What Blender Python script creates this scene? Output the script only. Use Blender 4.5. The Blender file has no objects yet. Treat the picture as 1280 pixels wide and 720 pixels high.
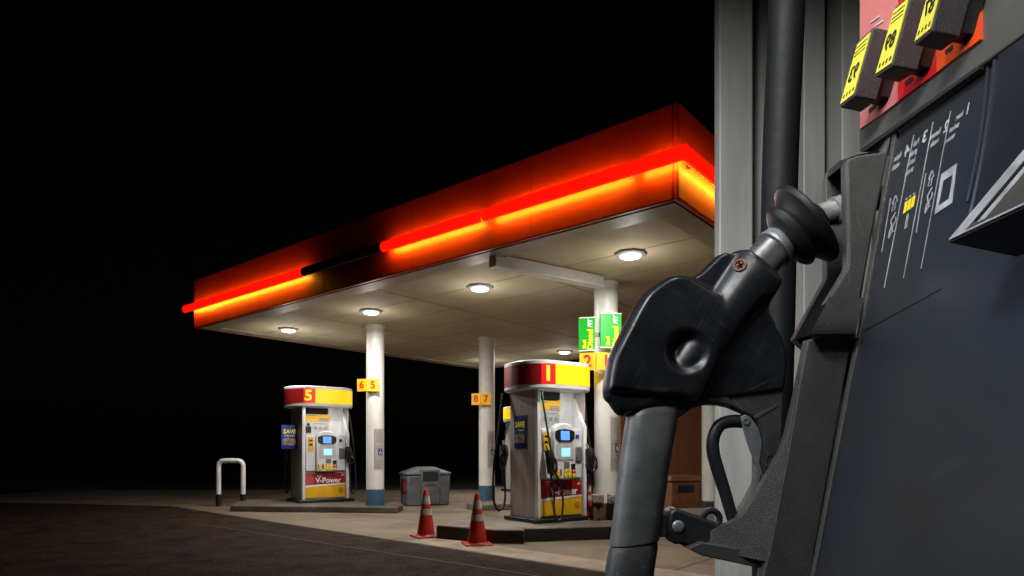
import bpy, bmesh, math, random
from mathutils import Vector, Matrix
from mathutils.geometry import delaunay_2d_cdt
random.seed(7)
C = bpy.context.scene.collection
H = 1.26; F = 808.0; HY = 565.0          # camera height, focal length in photo pixels, horizon row
def U(px, py, Y): return Vector(((px-640)/F*Y, Y, H+(HY-py)/F*Y))
def G(px, py, z=0.0):
    Y = F*(H-z)/(py-HY); return Vector(((px-640)/F*Y, Y, z))

# ------------------------------------------------------------------ materials
def mat(name, col, rough=0.5, metal=0.0, var=0.0, vscale=8.0, bump=0.0, bscale=60.0, emit=None, estr=0.0,
        speck=None, sscale=900.0, col2=None, coat=0.0, spec=0.5, grime=0.0, stretch=(1, 1, 1)):
    m = bpy.data.materials.new(name); m.use_nodes = True
    nt = m.node_tree; N = nt.nodes; L = nt.links
    b = N['Principled BSDF']
    b.inputs['Base Color'].default_value = (*col, 1)
    b.inputs['Roughness'].default_value = rough; b.inputs['Metallic'].default_value = metal
    b.inputs['Specular IOR Level'].default_value = spec
    b.inputs['Coat Weight'].default_value = coat
    if emit is not None:
        b.inputs['Emission Color'].default_value = (*emit, 1); b.inputs['Emission Strength'].default_value = estr
    tc = N.new('ShaderNodeTexCoord'); mp = N.new('ShaderNodeMapping'); mp.inputs['Scale'].default_value = stretch
    L.new(tc.outputs['Object'], mp.inputs['Vector']); vec = mp.outputs['Vector']
    cur = None
    def noise(scale, detail=6, r=.6):
        n = N.new('ShaderNodeTexNoise'); n.inputs['Scale'].default_value = scale
        n.inputs['Detail'].default_value = detail; n.inputs['Roughness'].default_value = r
        L.new(vec, n.inputs['Vector']); return n.outputs['Fac']
    def ramp(s, a, bb):
        r = N.new('ShaderNodeMapRange'); r.inputs[1].default_value = a; r.inputs[2].default_value = bb
        L.new(s, r.inputs[0]); return r.outputs[0]
    def mix(f, a, bcol):
        x = N.new('ShaderNodeMix'); x.data_type = 'RGBA'; L.new(f, x.inputs[0])
        if isinstance(a, tuple): x.inputs[6].default_value = (*a, 1)
        else: L.new(a, x.inputs[6])
        x.inputs[7].default_value = (*bcol, 1); return x.outputs[2]
    if var > 0 or col2:
        c2 = col2 or tuple(max(0, c*(1-var)) for c in col)
        cur = mix(ramp(noise(vscale), .35, .68), tuple(min(1, c*(1+var*.3)) for c in col), c2)
    if grime > 0:
        cur = mix(ramp(noise(vscale*.23, 8, .7), .5, .5+.5/grime), cur or col, tuple(c*.45 for c in col))
    if speck:
        cur = mix(ramp(noise(sscale, 2, .5), .60, .72), cur or col, speck)
    if cur: L.new(cur, b.inputs['Base Color'])
    if var > 0:
        L.new(ramp(noise(vscale*2.3), 0, 1), (rr := N.new('ShaderNodeMapRange')).inputs[0])
        rr.inputs[3].default_value = max(.03, rough-.12); rr.inputs[4].default_value = min(1, rough+.14)
        L.new(rr.outputs[0], b.inputs['Roughness'])
    if bump > 0:
        bp = N.new('ShaderNodeBump'); bp.inputs['Strength'].default_value = bump; bp.inputs['Distance'].default_value = .01
        L.new(noise(bscale, 4), bp.inputs['Height']); L.new(bp.outputs[0], b.inputs['Normal'])
    return m
M = {}
M['asphalt'] = mat('asphalt', (.032, .020, .0135), .9, var=.7, vscale=2.2, spec=.1, bump=1.0, bscale=34, speck=(.10, .07, .05), sscale=24)
M['concrete'] = mat('forecourt_concrete', (.180, .130, .080), .7, var=.4, vscale=.9, bump=.25, bscale=30, grime=2.2)
M['pale_concrete'] = mat('pale_concrete', (.34, .26, .18), .75, var=.35, vscale=2.5, bump=.3, bscale=30, grime=2)
M['kerb'] = mat('kerb_concrete', (.165, .135, .105), .75, var=.5, vscale=3, bump=.3, bscale=40, grime=2.5)
M['kerb_dark'] = mat('darker_kerb_concrete', (.10, .08, .062), .75, var=.5, vscale=3, bump=.3, bscale=40, grime=2.5)  # kerb concrete in a darker base tone
M['kerb_black'] = mat('black_kerb_paint', (.03, .025, .023), .55, var=.6, vscale=6, bump=.2, bscale=40)
M['dark_far_ground'] = mat('far_ground_darkness', (.012, .010, .006), .95, var=.6, vscale=1)  # near-black colour stands in for the darkness beyond the forecourt
M['joint'] = mat('joint_filler', (.06, .045, .035), .8)
M['soffit'] = mat('soffit_panel', (.50, .42, .285), .7, var=.16, vscale=.7, grime=1.3, spec=.15)
M['soffit_trim'] = mat('soffit_trim', (.36, .31, .22), .5, var=.2, vscale=2)
M['seam'] = mat('soffit_seam', (.27, .22, .14), .6)
M['fascia'] = mat('red_fascia', (.60, .042, .007), .45, var=.15, vscale=1.5)
M['bar'] = mat('red_light_tube', (.6, .01, .005), .3, emit=(1, .006, .001), estr=1.05)
M['bar_off'] = mat('unlit_tube', (.05, .006, .006), .25)
M['strip'] = mat('light_strip', (.8, .5, .2), .5, emit=(1, .62, .03), estr=44)
M['strip_top'] = mat('light_strip_upper', (.8, .5, .2), .5, emit=(1, .50, .03), estr=15)
M['clip'] = mat('dark_clip', (.03, .01, .01), .5)
M['white'] = mat('white_enamel', (.74, .74, .74), .35, var=.12, vscale=6, grime=1.2)
M['column'] = mat('column_paint', (.78, .76, .70), .4, var=.12, vscale=3, grime=1.2)
M['blue'] = mat('blue_base_paint', (.05, .13, .2), .5, var=.3, vscale=5)
M['brown_base'] = mat('brown_base_paint', (.10, .07, .06), .6, var=.4, vscale=5)
M['lens'] = mat('lamp_lens', (.9, .9, .9), .4, emit=(.92, .96, 1), estr=14)
M['lamp_rim'] = mat('lamp_rim', (.25, .24, .22), .5, var=.3)
M['steel'] = mat('brushed_steel', (.36, .33, .32), .42, .85, var=.25, vscale=7, stretch=(4, 4, .3))
M['side'] = mat('side_panel_steel', (.44, .39, .365), .4, .35, var=.22, vscale=5, stretch=(6, 6, .3))
M['yellow'] = mat('lit_yellow_panel', (.85, .5, .01), .4, emit=(1, .60, .005), estr=.72)
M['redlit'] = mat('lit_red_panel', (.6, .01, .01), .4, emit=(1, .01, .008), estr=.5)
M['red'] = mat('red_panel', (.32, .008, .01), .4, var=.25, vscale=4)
M['num'] = mat('lit_numeral', (.9, .6, .05), .4, emit=(1, .55, .02), estr=.75)
M['yell'] = mat('yellow_print', (.85, .46, .01), .45, var=.15, vscale=5)
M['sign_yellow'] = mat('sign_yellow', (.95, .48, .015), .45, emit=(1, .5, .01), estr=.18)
M['sign_red'] = mat('sign_red_print', (.7, .02, .01), .5)
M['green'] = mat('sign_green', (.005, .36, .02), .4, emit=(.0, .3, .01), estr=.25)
M['sign_white'] = mat('sign_white_print', (.85, .85, .85), .5)
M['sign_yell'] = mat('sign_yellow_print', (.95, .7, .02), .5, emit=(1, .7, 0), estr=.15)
M['dark'] = mat('dark_plastic', (.012, .012, .013), .4)
M['black'] = mat('black_rubber', (.010, .010, .011), .5, var=.3, vscale=20)
M['greenhose'] = mat('green_hose', (.004, .07, .045), .4)
M['screen'] = mat('lit_screen', (.1, .3, .8), .2, emit=(.10, .30, 1), estr=.9)
M['screen2'] = mat('lit_display', (.5, .8, .9), .2, emit=(.25, .70, .95), estr=.75)
M['grey'] = mat('grey_plastic', (.16, .165, .17), .5, var=.2, vscale=6)
M['pump_grey'] = mat('console_grey', (.42, .43, .44), .4, var=.15)
M['pblue'] = mat('poster_blue', (.01, .07, .30), .3, var=.5, vscale=9)
M['pblue2'] = mat('poster_dark_blue', (.006, .012, .14), .3)
M['skin'] = mat('poster_figures', (.5, .33, .24), .5, col2=(.12, .06, .04), vscale=14)
M['pgrey'] = mat('poster_grey', (.55, .55, .54), .5, col2=(.4, .4, .4), vscale=12)
M['ink'] = mat('grey_ink', (.30, .29, .28), .6)
M['pink_ink'] = mat('pink_ink', (.7, .34, .34), .6)
M['paper'] = mat('notice_paper', (.7, .68, .63), .6)
M['badge_blue'] = mat('badge_blue', (.02, .03, .32), .5)
M['pink'] = mat('swirl_pink', (.55, .06, .07), .4)
M['cone'] = mat('cone_orange', (.52, .024, .008), .5, var=.3, vscale=9, grime=1.6)
M['cone_band'] = mat('cone_band', (.6, .58, .55), .45, col2=(.25, .22, .2), vscale=18)
M['bin'] = mat('bin_plastic', (.115, .122, .132), .55, var=.3, vscale=6)
M['bin_dark'] = mat('bin_opening', (.012, .012, .013), .6)
M['redwin'] = mat('red_bucket', (.35, .012, .02), .5)
M['store'] = mat('store_cladding', (.20, .064, .020), .6, var=.25, vscale=2.2, stretch=(4, 4, .4))
M['cream'] = mat('cream_paint', (.70, .55, .38), .5, var=.12)
M['tanbin'] = mat('tan_plastic', (.24, .095, .038), .55, var=.25)
M['wood'] = mat('weathered_wood', (.14, .08, .05), .7, var=.5, vscale=15)
M['cap'] = mat('pale_cap', (.40, .34, .28), .6, col2=(.16, .12, .1), vscale=20)
# close-up materials
M['shell'] = mat('glossy_black_cover', (.0095, .0115, .0165), .35, var=.5, vscale=26, bump=.012, bscale=320, spec=.6)
def stained(m, scale, col, amt):
    nt = m.node_tree; N = nt.nodes; L = nt.links; b = N['Principled BSDF']
    tc = N.new('ShaderNodeTexCoord'); n1 = N.new('ShaderNodeTexNoise'); n1.inputs['Scale'].default_value = 6; L.new(tc.outputs['Object'], n1.inputs['Vector'])
    add = N.new('ShaderNodeVectorMath'); add.operation = 'MULTIPLY_ADD'; L.new(n1.outputs['Color'], add.inputs[0]); add.inputs[1].default_value = (.35,)*3; L.new(tc.outputs['Object'], add.inputs[2])
    v = N.new('ShaderNodeTexVoronoi'); v.inputs['Scale'].default_value = scale; L.new(add.outputs[0], v.inputs['Vector'])
    r = N.new('ShaderNodeMapRange'); r.inputs[1].default_value = .05; r.inputs[2].default_value = .30; r.inputs[3].default_value = amt; r.inputs[4].default_value = 0; L.new(v.outputs[0], r.inputs[0])
    x = N.new('ShaderNodeMix'); x.data_type = 'RGBA'; L.new(r.outputs[0], x.inputs[0])
    L.new(b.inputs['Base Color'].links[0].from_socket, x.inputs[6]); x.inputs[7].default_value = (*col, 1); L.new(x.outputs[2], b.inputs['Base Color'])
stained(M['concrete'], 1.1, (.07, .052, .036), .75)
def scratched(m, scale, width, col, amount):
    nt = m.node_tree; N = nt.nodes; L = nt.links; b = N['Principled BSDF']
    tc = N.new('ShaderNodeTexCoord'); n1 = N.new('ShaderNodeTexNoise'); n1.inputs['Scale'].default_value = scale*.35; n1.inputs['Detail'].default_value = 3
    L.new(tc.outputs['Object'], n1.inputs['Vector'])
    add = N.new('ShaderNodeVectorMath'); add.operation = 'MULTIPLY_ADD'; L.new(n1.outputs['Color'], add.inputs[0]); add.inputs[1].default_value = (.05,)*3; L.new(tc.outputs['Object'], add.inputs[2])
    v = N.new('ShaderNodeTexVoronoi'); v.feature = 'DISTANCE_TO_EDGE'; v.inputs['Scale'].default_value = scale; L.new(add.outputs[0], v.inputs['Vector'])
    r = N.new('ShaderNodeMapRange'); r.inputs[1].default_value = 0; r.inputs[2].default_value = width; r.inputs[3].default_value = amount; r.inputs[4].default_value = 0; L.new(v.outputs[0], r.inputs[0])
    n2 = N.new('ShaderNodeTexNoise'); n2.inputs['Scale'].default_value = scale*1.1; L.new(tc.outputs['Object'], n2.inputs['Vector'])
    r2 = N.new('ShaderNodeMapRange'); r2.inputs[1].default_value = .52; r2.inputs[2].default_value = .68; L.new(n2.outputs['Fac'], r2.inputs[0])
    mu = N.new('ShaderNodeMath'); mu.operation = 'MULTIPLY'; L.new(r.outputs[0], mu.inputs[0]); L.new(r2.outputs[0], mu.inputs[1])
    x = N.new('ShaderNodeMix'); x.data_type = 'RGBA'; L.new(mu.outputs[0], x.inputs[0])
    src = b.inputs['Base Color'].links[0].from_socket; L.new(src, x.inputs[6]); x.inputs[7].default_value = (*col, 1)
    L.new(x.outputs[2], b.inputs['Base Color'])
def streaks(m, col, amt, rots, scale=(700, 700, 16), lo=.66, hi=.74):
    nt = m.node_tree; N = nt.nodes; L = nt.links; b = N['Principled BSDF']
    tc = N.new('ShaderNodeTexCoord')
    for k, rot in enumerate(rots):
        mp = N.new('ShaderNodeMapping'); mp.vector_type = 'TEXTURE' if False else 'POINT'; mp.inputs['Rotation'].default_value = rot
        L.new(tc.outputs['Object'], mp.inputs['Vector'])
        m2 = N.new('ShaderNodeMapping'); m2.inputs['Scale'].default_value = scale; m2.inputs['Location'].default_value = (k*3.1, k*1.7, k*5.3); L.new(mp.outputs[0], m2.inputs['Vector'])
        n_ = N.new('ShaderNodeTexNoise'); n_.inputs['Scale'].default_value = 1; n_.inputs['Detail'].default_value = 1; L.new(m2.outputs[0], n_.inputs['Vector'])
        r = N.new('ShaderNodeMapRange'); r.inputs[1].default_value = lo; r.inputs[2].default_value = hi; r.inputs[4].default_value = amt; L.new(n_.outputs['Fac'], r.inputs[0])
        n2 = N.new('ShaderNodeTexNoise'); n2.inputs['Scale'].default_value = 28; n2.inputs['Detail'].default_value = 4; L.new(mp.outputs[0], n2.inputs['Vector'])
        r2 = N.new('ShaderNodeMapRange'); r2.inputs[1].default_value = .42; r2.inputs[2].default_value = .58; L.new(n2.outputs['Fac'], r2.inputs[0])
        mu = N.new('ShaderNodeMath'); mu.operation = 'MULTIPLY'; L.new(r.outputs[0], mu.inputs[0]); L.new(r2.outputs[0], mu.inputs[1])
        x = N.new('ShaderNodeMix'); x.data_type = 'RGBA'; L.new(mu.outputs[0], x.inputs[0])
        L.new(b.inputs['Base Color'].links[0].from_socket, x.inputs[6]); x.inputs[7].default_value = (*col, 1); L.new(x.outputs[2], b.inputs['Base Color'])
streaks(M['shell'], (.06, .07, .085), .55, [(0, .9, 0), (0, -.5, 0), (0, 2.0, .3)])
scratched(M['shell'], 30, .008, (.05, .06, .07), .5)
M['guard'] = mat('scuffed_grey_plastic', (.045, .046, .048), .5, var=.35, vscale=45, bump=.12, bscale=500)
M['grip'] = mat('worn_grip', (.115, .118, .118), .42, var=.4, vscale=30, bump=.06, bscale=350)
M['lever'] = mat('lever_plastic', (.018, .020, .023), .42, var=.3, vscale=40)
M['boot'] = mat('speckled_boot_plastic', (.052, .051, .049), .5, var=.3, vscale=22, bump=.35, bscale=900, speck=(.17, .165, .16), sscale=1000)
streaks(M['boot'], (.11, .105, .10), .6, [(0, .3, 0)], (500, 500, 20))
streaks(M['guard'], (.16, .16, .16), .7, [(0, .7, 0), (0, -.8, 0)])
M['rubber'] = mat('splash_rubber', (.0075, .0075, .0078), .5, var=.3, vscale=30, spec=.35)
M['sleeve'] = mat('brushed_sleeve', (.42, .42, .42), .30, .9, var=.2, vscale=60)
M['castmetal'] = mat('cast_spout_metal', (.34, .34, .33), .55, .45, var=.5, vscale=90, bump=.25, bscale=700)
M['zinc'] = mat('zinc_plate', (.30, .32, .34), .45, .6, var=.3, vscale=60)
M['rust'] = mat('rusty_screw', (.16, .07, .04), .6, .5, var=.5, vscale=200)
M['navy'] = mat('navy_panel', (.024, .0235, .0235), .33, vscale=3.4, col2=(.013, .020, .036), spec=.55)  # bluish second colour paints blurred reflections into the panel
streaks(M['navy'], (.075, .078, .085), .35, [(0, .25, 0), (0, 1.2, .4)], (420, 420, 7), .68, .78)
M['door'] = mat('dark_door_panel', (.022, .025, .031), .28, var=.5, vscale=4, spec=.55)
M['bezel'] = mat('bezel_grey', (.070, .067, .060), .45, var=.3, vscale=10)
M['sheen_red'] = mat('grade_panel_red_sheen', (.50, .16, .15), .3, var=.15)  # paler red: sheen on the grade panel put into its colour
M['gradered'] = mat('grade_panel_red', (.55, .012, .014), .3)
M['gradeorange'] = mat('grade_panel_orange', (.75, .075, .012), .3)
M['btn'] = mat('button_plastic', (.030, .026, .027), .5, bump=.4, bscale=1100, speck=(.12, .11, .12), sscale=1100)
M['btn_label'] = mat('button_label_yellow', (.66, .60, .06), .5, var=.1)
M['print'] = mat('white_print', (.38, .39, .41), .6, var=.4, vscale=60)
M['iconyellow'] = mat('icon_yellow', (.75, .58, .02), .5)
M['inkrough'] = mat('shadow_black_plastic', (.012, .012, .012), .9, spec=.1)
M['inkblack'] = mat('black_ink', (.01, .01, .01), .5)
M['cladding'] = mat('ribbed_cladding', (.36, .36, .345), .5, .1, var=.3, vscale=3, stretch=(5, 5, .5))

# ------------------------------------------------------------------ mesh helpers
def finish(name, bm, m, parent=None, loc=None, smooth=35, bevel=0, seg=2, recalc=True):
    if recalc: bmesh.ops.recalc_face_normals(bm, faces=bm.faces)
    if loc is not None: bmesh.ops.translate(bm, verts=bm.verts, vec=-Vector(loc))
    me = bpy.data.meshes.new(name); bm.to_mesh(me); bm.free()
    me.materials.append(M[m] if isinstance(m, str) else m)
    if smooth:
        me.shade_smooth(); me.set_sharp_from_angle(angle=math.radians(smooth))
    o = bpy.data.objects.new(name, me); C.objects.link(o)
    if loc is not None and parent is None: o.location = loc
    if parent is not None: o.parent = parent
    if bevel:
        b = o.modifiers.new('bevel', 'BEVEL'); b.width = bevel; b.segments = seg; b.limit_method = 'ANGLE'; b.angle_limit = math.radians(40)
        b.harden_normals = False
    return o
def thing(name, label, cat, loc=(0, 0, 0), rz=0, group=None):
    o = bpy.data.objects.new(name, None); C.objects.link(o); o.empty_display_size = .1
    o.location = loc; o.rotation_euler = (0, 0, rz); tag(o, label, cat, group); return o
def tag(o, label=None, cat=None, group=None, kind=None):
    if label: o['label'] = label
    if cat: o['category'] = cat
    if group: o['group'] = group
    if kind: o['kind'] = kind
    return o
def copy_tree(o, parent=None):
    c = o.copy(); C.objects.link(c)
    if parent is not None: c.parent = parent
    for ch in list(o.children): copy_tree(ch, c)
    return c
B = bmesh.new
def box(bm, x0, x1, y0, y1, z0, z1, mtx=None):
    v = [bm.verts.new((x, y, z)) for z in (z0, z1) for (x, y) in ((x0, y0), (x1, y0), (x1, y1), (x0, y1))]
    for f in ((0, 3, 2, 1), (4, 5, 6, 7), (0, 1, 5, 4), (1, 2, 6, 5), (2, 3, 7, 6), (3, 0, 4, 7)): bm.faces.new([v[i] for i in f])
    if mtx: bmesh.ops.transform(bm, matrix=mtx, verts=v)
    return bm
def prism(bm, front, shift):
    """solid between a polygon (3D points) and its copy moved by shift (vector or one per point)"""
    n = len(front); a = [bm.verts.new(p) for p in front]
    b = [bm.verts.new(Vector(p)+(Vector(shift[i]) if isinstance(shift, list) else Vector(shift))) for i, p in enumerate(front)]
    bm.faces.new(a); bm.faces.new(b[::-1])
    for i in range(n): bm.faces.new((a[i], b[i], b[(i+1) % n], a[(i+1) % n]))
    return bm
def frame(axis):
    z = Vector(axis).normalized(); x = z.orthogonal().normalized(); return x, z.cross(x), z
def lathe(bm, prof, origin, axis=(0, 0, 1), seg=32, cap=True):
    x, y, z = frame(axis); o = Vector(origin); rings = []
    for s, r in prof:
        rings.append([bm.verts.new(o+z*s+(x*math.cos(2*math.pi*k/seg)+y*math.sin(2*math.pi*k/seg))*r) for k in range(seg)])
    for a, b in zip(rings, rings[1:]):
        for k in range(seg): bm.faces.new((a[k], a[(k+1) % seg], b[(k+1) % seg], b[k]))
    if cap: bm.faces.new(rings[0][::-1]); bm.faces.new(rings[-1])
    return bm
def spline(pts, n=8):
    pts = [Vector(p) for p in pts]; out = []
    for i in range(len(pts)-1):
        p0 = pts[max(i-1, 0)]; p1 = pts[i]; p2 = pts[i+1]; p3 = pts[min(i+2, len(pts)-1)]
        for k in range(n):
            t = k/n
            out.append(.5*((2*p1)+(p2-p0)*t+(2*p0-5*p1+4*p2-p3)*t*t+(3*p1-p0-3*p2+p3)*t**3))
    out.append(pts[-1]); return out
def tube(bm, pts, r, seg=12, n=8, squash=None, cap=True):
    """swept tube; r a number or one per control point; squash (normal, k) scales the section along normal"""
    P = spline(pts, n) if n > 1 else [Vector(p) for p in pts]
    m = len(pts)
    def rad(i):
        if not isinstance(r, (list, tuple)): return r
        f = i/(len(P)-1)*(m-1); a = min(int(f), m-2); return r[a]+(r[a+1]-r[a])*(f-a)
    rings = []; nx = None
    for i, p in enumerate(P):
        t = (P[min(i+1, len(P)-1)]-P[max(i-1, 0)]).normalized()
        if squash: nx = Vector(squash[0]); nx = (nx-t*nx.dot(t)).normalized()
        else:
            nx = t.orthogonal().normalized() if nx is None else (nx-t*nx.dot(t)).normalized()
        ny = t.cross(nx); k1 = squash[1] if squash else 1
        rings.append([bm.verts.new(p+(nx*math.cos(2*math.pi*k/seg)*k1+ny*math.sin(2*math.pi*k/seg))*rad(i)) for k in range(seg)])
    for a, b in zip(rings, rings[1:]):
        for k in range(seg): bm.faces.new((a[k], a[(k+1) % seg], b[(k+1) % seg], b[k]))
    if cap: bm.faces.new(rings[0][::-1]); bm.faces.new(rings[-1])
    return bm
def text_bm(s, size=1.0, bold=0.0, align='CENTER', ext=.002, shear=0):
    cu = bpy.data.curves.new('t', 'FONT'); cu.body = s; cu.size = size; cu.offset = bold; cu.align_x = align; cu.align_y = 'CENTER'
    cu.extrude = ext; cu.resolution_u = 3; cu.shear = shear
    ob = bpy.data.objects.new('t', cu); C.objects.link(ob)
    dg = bpy.context.evaluated_depsgraph_get(); me = bpy.data.meshes.new_from_object(ob.evaluated_get(dg))
    bm = bmesh.new(); bm.from_mesh(me); bpy.data.objects.remove(ob); bpy.data.curves.remove(cu); bpy.data.meshes.remove(me)
    return bm
def place(bm, o, ax, ay, az):
    o, ax, ay, az = map(Vector, (o, ax, ay, az))
    m = Matrix(((ax.x, ay.x, az.x, o.x), (ax.y, ay.y, az.y, o.y), (ax.z, ay.z, az.z, o.z), (0, 0, 0, 1)))
    bmesh.ops.transform(bm, matrix=m, verts=bm.verts); return bm
def merge(dst, src):
    me = bpy.data.meshes.new('m'); src.to_mesh(me); src.free(); dst.from_mesh(me); bpy.data.meshes.remove(me); return dst

# ------------------------------------------------------------------ setting
def sheet(name, pts, m, z):
    bm = B(); bm.faces.new([bm.verts.new((p[0], p[1], z)) for p in pts])
    return tag(finish(name, bm, m, smooth=0), kind='structure')
sheet('ground', [(-220, -60), (220, -60), (220, 400), (-220, 400)], 'asphalt', 0)
p1, p2, p3 = G(94, 630), G(217, 633), G(630, 696)
dirv = (p3-p2).normalized(); p4 = p3+dirv*9
sheet('forecourt', [(-15, 16.3), p1, p2, p3, p4, (30, p4.y), (30, 21.5), (-15, 21.5)], 'concrete', .004)
nrm = Vector((-dirv.y, dirv.x, 0))
sheet('forecourt_edge_strip', [p2+dirv*8.7+nrm*0.0, p4, p4+nrm*.55, p2+dirv*8.7+nrm*.55], 'pale_concrete', .008)
sheet('dark_far_ground', [(-200, 21.5), (200, 21.5), (200, 390), (-200, 390)], 'dark_far_ground', .012)  # added sheet, coloured near black so the far ground reads as unlit
bm = B()
for a, b in ((p1, p2), (p2, p4)):
    d = (b-a).normalized(); k = Vector((d.y, -d.x, 0))*.05
    bm.faces.new([bm.verts.new((p.x, p.y, .0035)) for p in (a+k, b+k, b-k*.2, a-k*.2)])
tag(finish('forecourt_edge_gap', bm, 'joint', smooth=0), kind='structure')
e1 = Vector((-.77, .638, 0)); e2 = Vector((.638, .77, 0)); O = Vector((1.736, 6.86, 0))
def E(a, b, z): return O+e1*a+e2*b+Vector((0, 0, z))
bm = B()
for b in (-1.2, 1.6, 4.6, 7.6):
    q = [E(-4, b, .0068), E(16, b, .0068), E(16, b+.025, .0068), E(-4, b+.025, .0068)]
    if b < 0: q = [E(-2.2, b, .0068), E(8.5, b, .0068), E(8.5, b+.025, .0068), E(-2.2, b+.025, .0068)]
    bm.faces.new([bm.verts.new(p) for p in q])
for a in (0, 4.2, 8.4, 12.6):
    bm.faces.new([bm.verts.new(p) for p in (E(a, -.8, .0065), E(a, 10, .0065), E(a+.025, 10, .0065), E(a+.025, -.8, .0065))])
tag(finish('forecourt_joints', bm, 'joint', smooth=0), kind='structure')

# ------------------------------------------------------------------ canopy
CZ = 3.95; FT = 4.94; LL = 11.02; WW = 9.03
can = thing('canopy', 'flat filling station canopy with red glowing edge and pale soffit', 'canopy', O)
def cbox(a0, a1, b0, b1, z0, z1):
    return prism(B(), [E(a0, b0, z0), E(a1, b0, z0), E(a1, b1, z0), E(a0, b1, z0)], (0, 0, z1-z0))
finish('roof_deck', cbox(.1, LL-.1, .1, WW-.1, CZ+.12, FT-.15), 'soffit_trim', can, O)
sof = finish('soffit', cbox(.34, LL-.34, .34, WW-.34, CZ, CZ+.118), 'soffit', can, O)
bm = B()
for a0, a1, b0, b1 in ((0.02, LL-.02, .02, .336), (.02, LL-.02, WW-.336, WW-.02), (.02, .336, .34, WW-.34), (LL-.336, LL-.02, .34, WW-.34)):
    merge(bm, cbox(a0, a1, b0, b1, CZ-.035, CZ+.118))
finish('soffit_border', bm, 'soffit_trim', can, O)
bm = B()
for k in range(1, 9):
    b = .34+k*.96
    if b < WW-.4: merge(bm, cbox(.36, LL-.36, b, b+.012, CZ-.004, CZ+.01))
for a in (2.9, 5.5, 8.2):
    merge(bm, cbox(a, a+.014, .36, WW-.36, CZ-.007, CZ+.01))
finish('soffit_seams', bm, 'seam', sof, O)
for (a0, a1, b0, b1) in ((-.0, LL, -.06, 0), (0, LL, WW, WW+.06), (-.06, 0, -.06, WW+.06), (LL, LL+.06, -.06, WW+.06)):
    finish('fascia', cbox(a0, a1, b0, b1, CZ-.03, FT), 'fascia', can, O, bevel=.012)
for a in (1.9, 4.1, 6.3, 8.4): finish('fascia_joint', cbox(a, a+.008, -.0615, -.058, CZ, FT-.02), 'red', can, O)
BZ = 4.32; OFF = -.19
def bar(pa, pb, lit, back):
    """one tube of the light band; back = unit vector to the fascia"""
    ax = pb-pa; L_ = ax.length
    bm = B(); r = .074
    x = ax.normalized(); up = Vector((0, 0, 1)); k = 10
    prof = []
    for i in range(k+1):
        t = math.pi*(i/k)-math.pi/2
        prof.append(-back*math.cos(t)*r*.75+up*math.sin(t)*r*1.05)
    prof += [back*.045+up*r*.8, back*.045-up*r*.8]
    fr = [pa+q for q in prof]
    prism(bm, fr, ax)
    o = finish('light_bar', bm, 'bar' if lit else 'bar_off', can, O, smooth=30)
    if lit:
        for dz, m_ in ((.038, 'strip_top'), (-.034, 'strip')):
            bm = B(); c = pa+x*.06+back*.048+up*dz
            prism(bm, [c-up*.016, c+up*.016, c+up*.016+x*(L_-.12), c-up*.016+x*(L_-.12)], back*.006)
            finish('light_strip', bm, m_, o, O, smooth=0)
    for t in (.12, .5, .88):
        c = pa+ax*t; bm = B()
        prism(bm, [c+back*.047-up*.02-x*.02, c+back*.047+up*.02-x*.02, c+back*.047+up*.02+x*.02, c+back*.047-up*.02+x*.02], back*(-OFF-.11))
        finish('bracket', bm, 'clip', o, O)
def pt(a, b): return E(a, b, BZ)
for a0, a1, lit in ((-.215, .42, 1), (.45, 2.57, 1), (2.66, 4.60, 1), (4.63, 6.70, 0), (6.73, LL+.2, 1)):
    bar(pt(a0, OFF), pt(a1, OFF), lit, e2)
for b0, b1 in ((-.15, 2.4), (2.44, 5.4), (5.44, WW)): bar(pt(OFF, b0), pt(OFF, b1), 1, -e1*-1)
# ceiling beam
qa = G(615, 318, 0)
pA = Vector((-.27, 8.8, 0)); pB = Vector((1.36, 9.93, 0)); dB = (pB-pA).normalized(); nB = Vector((-dB.y, dB.x, 0))*.085
bm = prism(B(), [pA-nB+Vector((0, 0, CZ-.17)), pB-nB+Vector((0, 0, CZ-.17)), pB+nB+Vector((0, 0, CZ-.17)), pA+nB+Vector((0, 0, CZ-.17))], (0, 0, .165))
finish('ceiling_beam', bm, 'column', can, O, bevel=.01)

# ------------------------------------------------------------------ ceiling lamps
lamp0 = thing('ceiling_lamp', '', 'ceiling lamp', group='round lamps in the canopy soffit')
finish('rim', lathe(B(), [(0, .27), (-.035, .25), (-.05, .185), (-.046, .17)], (0, 0, 0), seg=8), 'lamp_rim', lamp0, smooth=20)
finish('lens', lathe(B(), [(-.05, .165), (-.068, .15), (-.082, .10), (-.088, .03)], (0, 0, 0), seg=24), 'lens', lamp0)
lamps = [(1.30, 1.36, 'biggest ceiling lamp, nearest the glowing canopy corner and the nozzle', 1.0),
         (4.06, 1.36, 'ceiling lamp in front of the sloping ceiling beam, above the red and yellow pump', 1.0),
         (6.86, 1.36, 'ceiling lamp just above the top of the column with the 6 5 sign', 1.0),
         (9.72, 1.36, 'small ceiling lamp nearest the far left end of the canopy', 1.0),
         (6.86, 7.75, 'half hidden ceiling lamp in the rear row beside the green diesel signs', 1.0),
         (9.6, 7.75, 'ceiling lamp in the rear row behind the column with the 8 7 sign', 1.0)]
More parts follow.
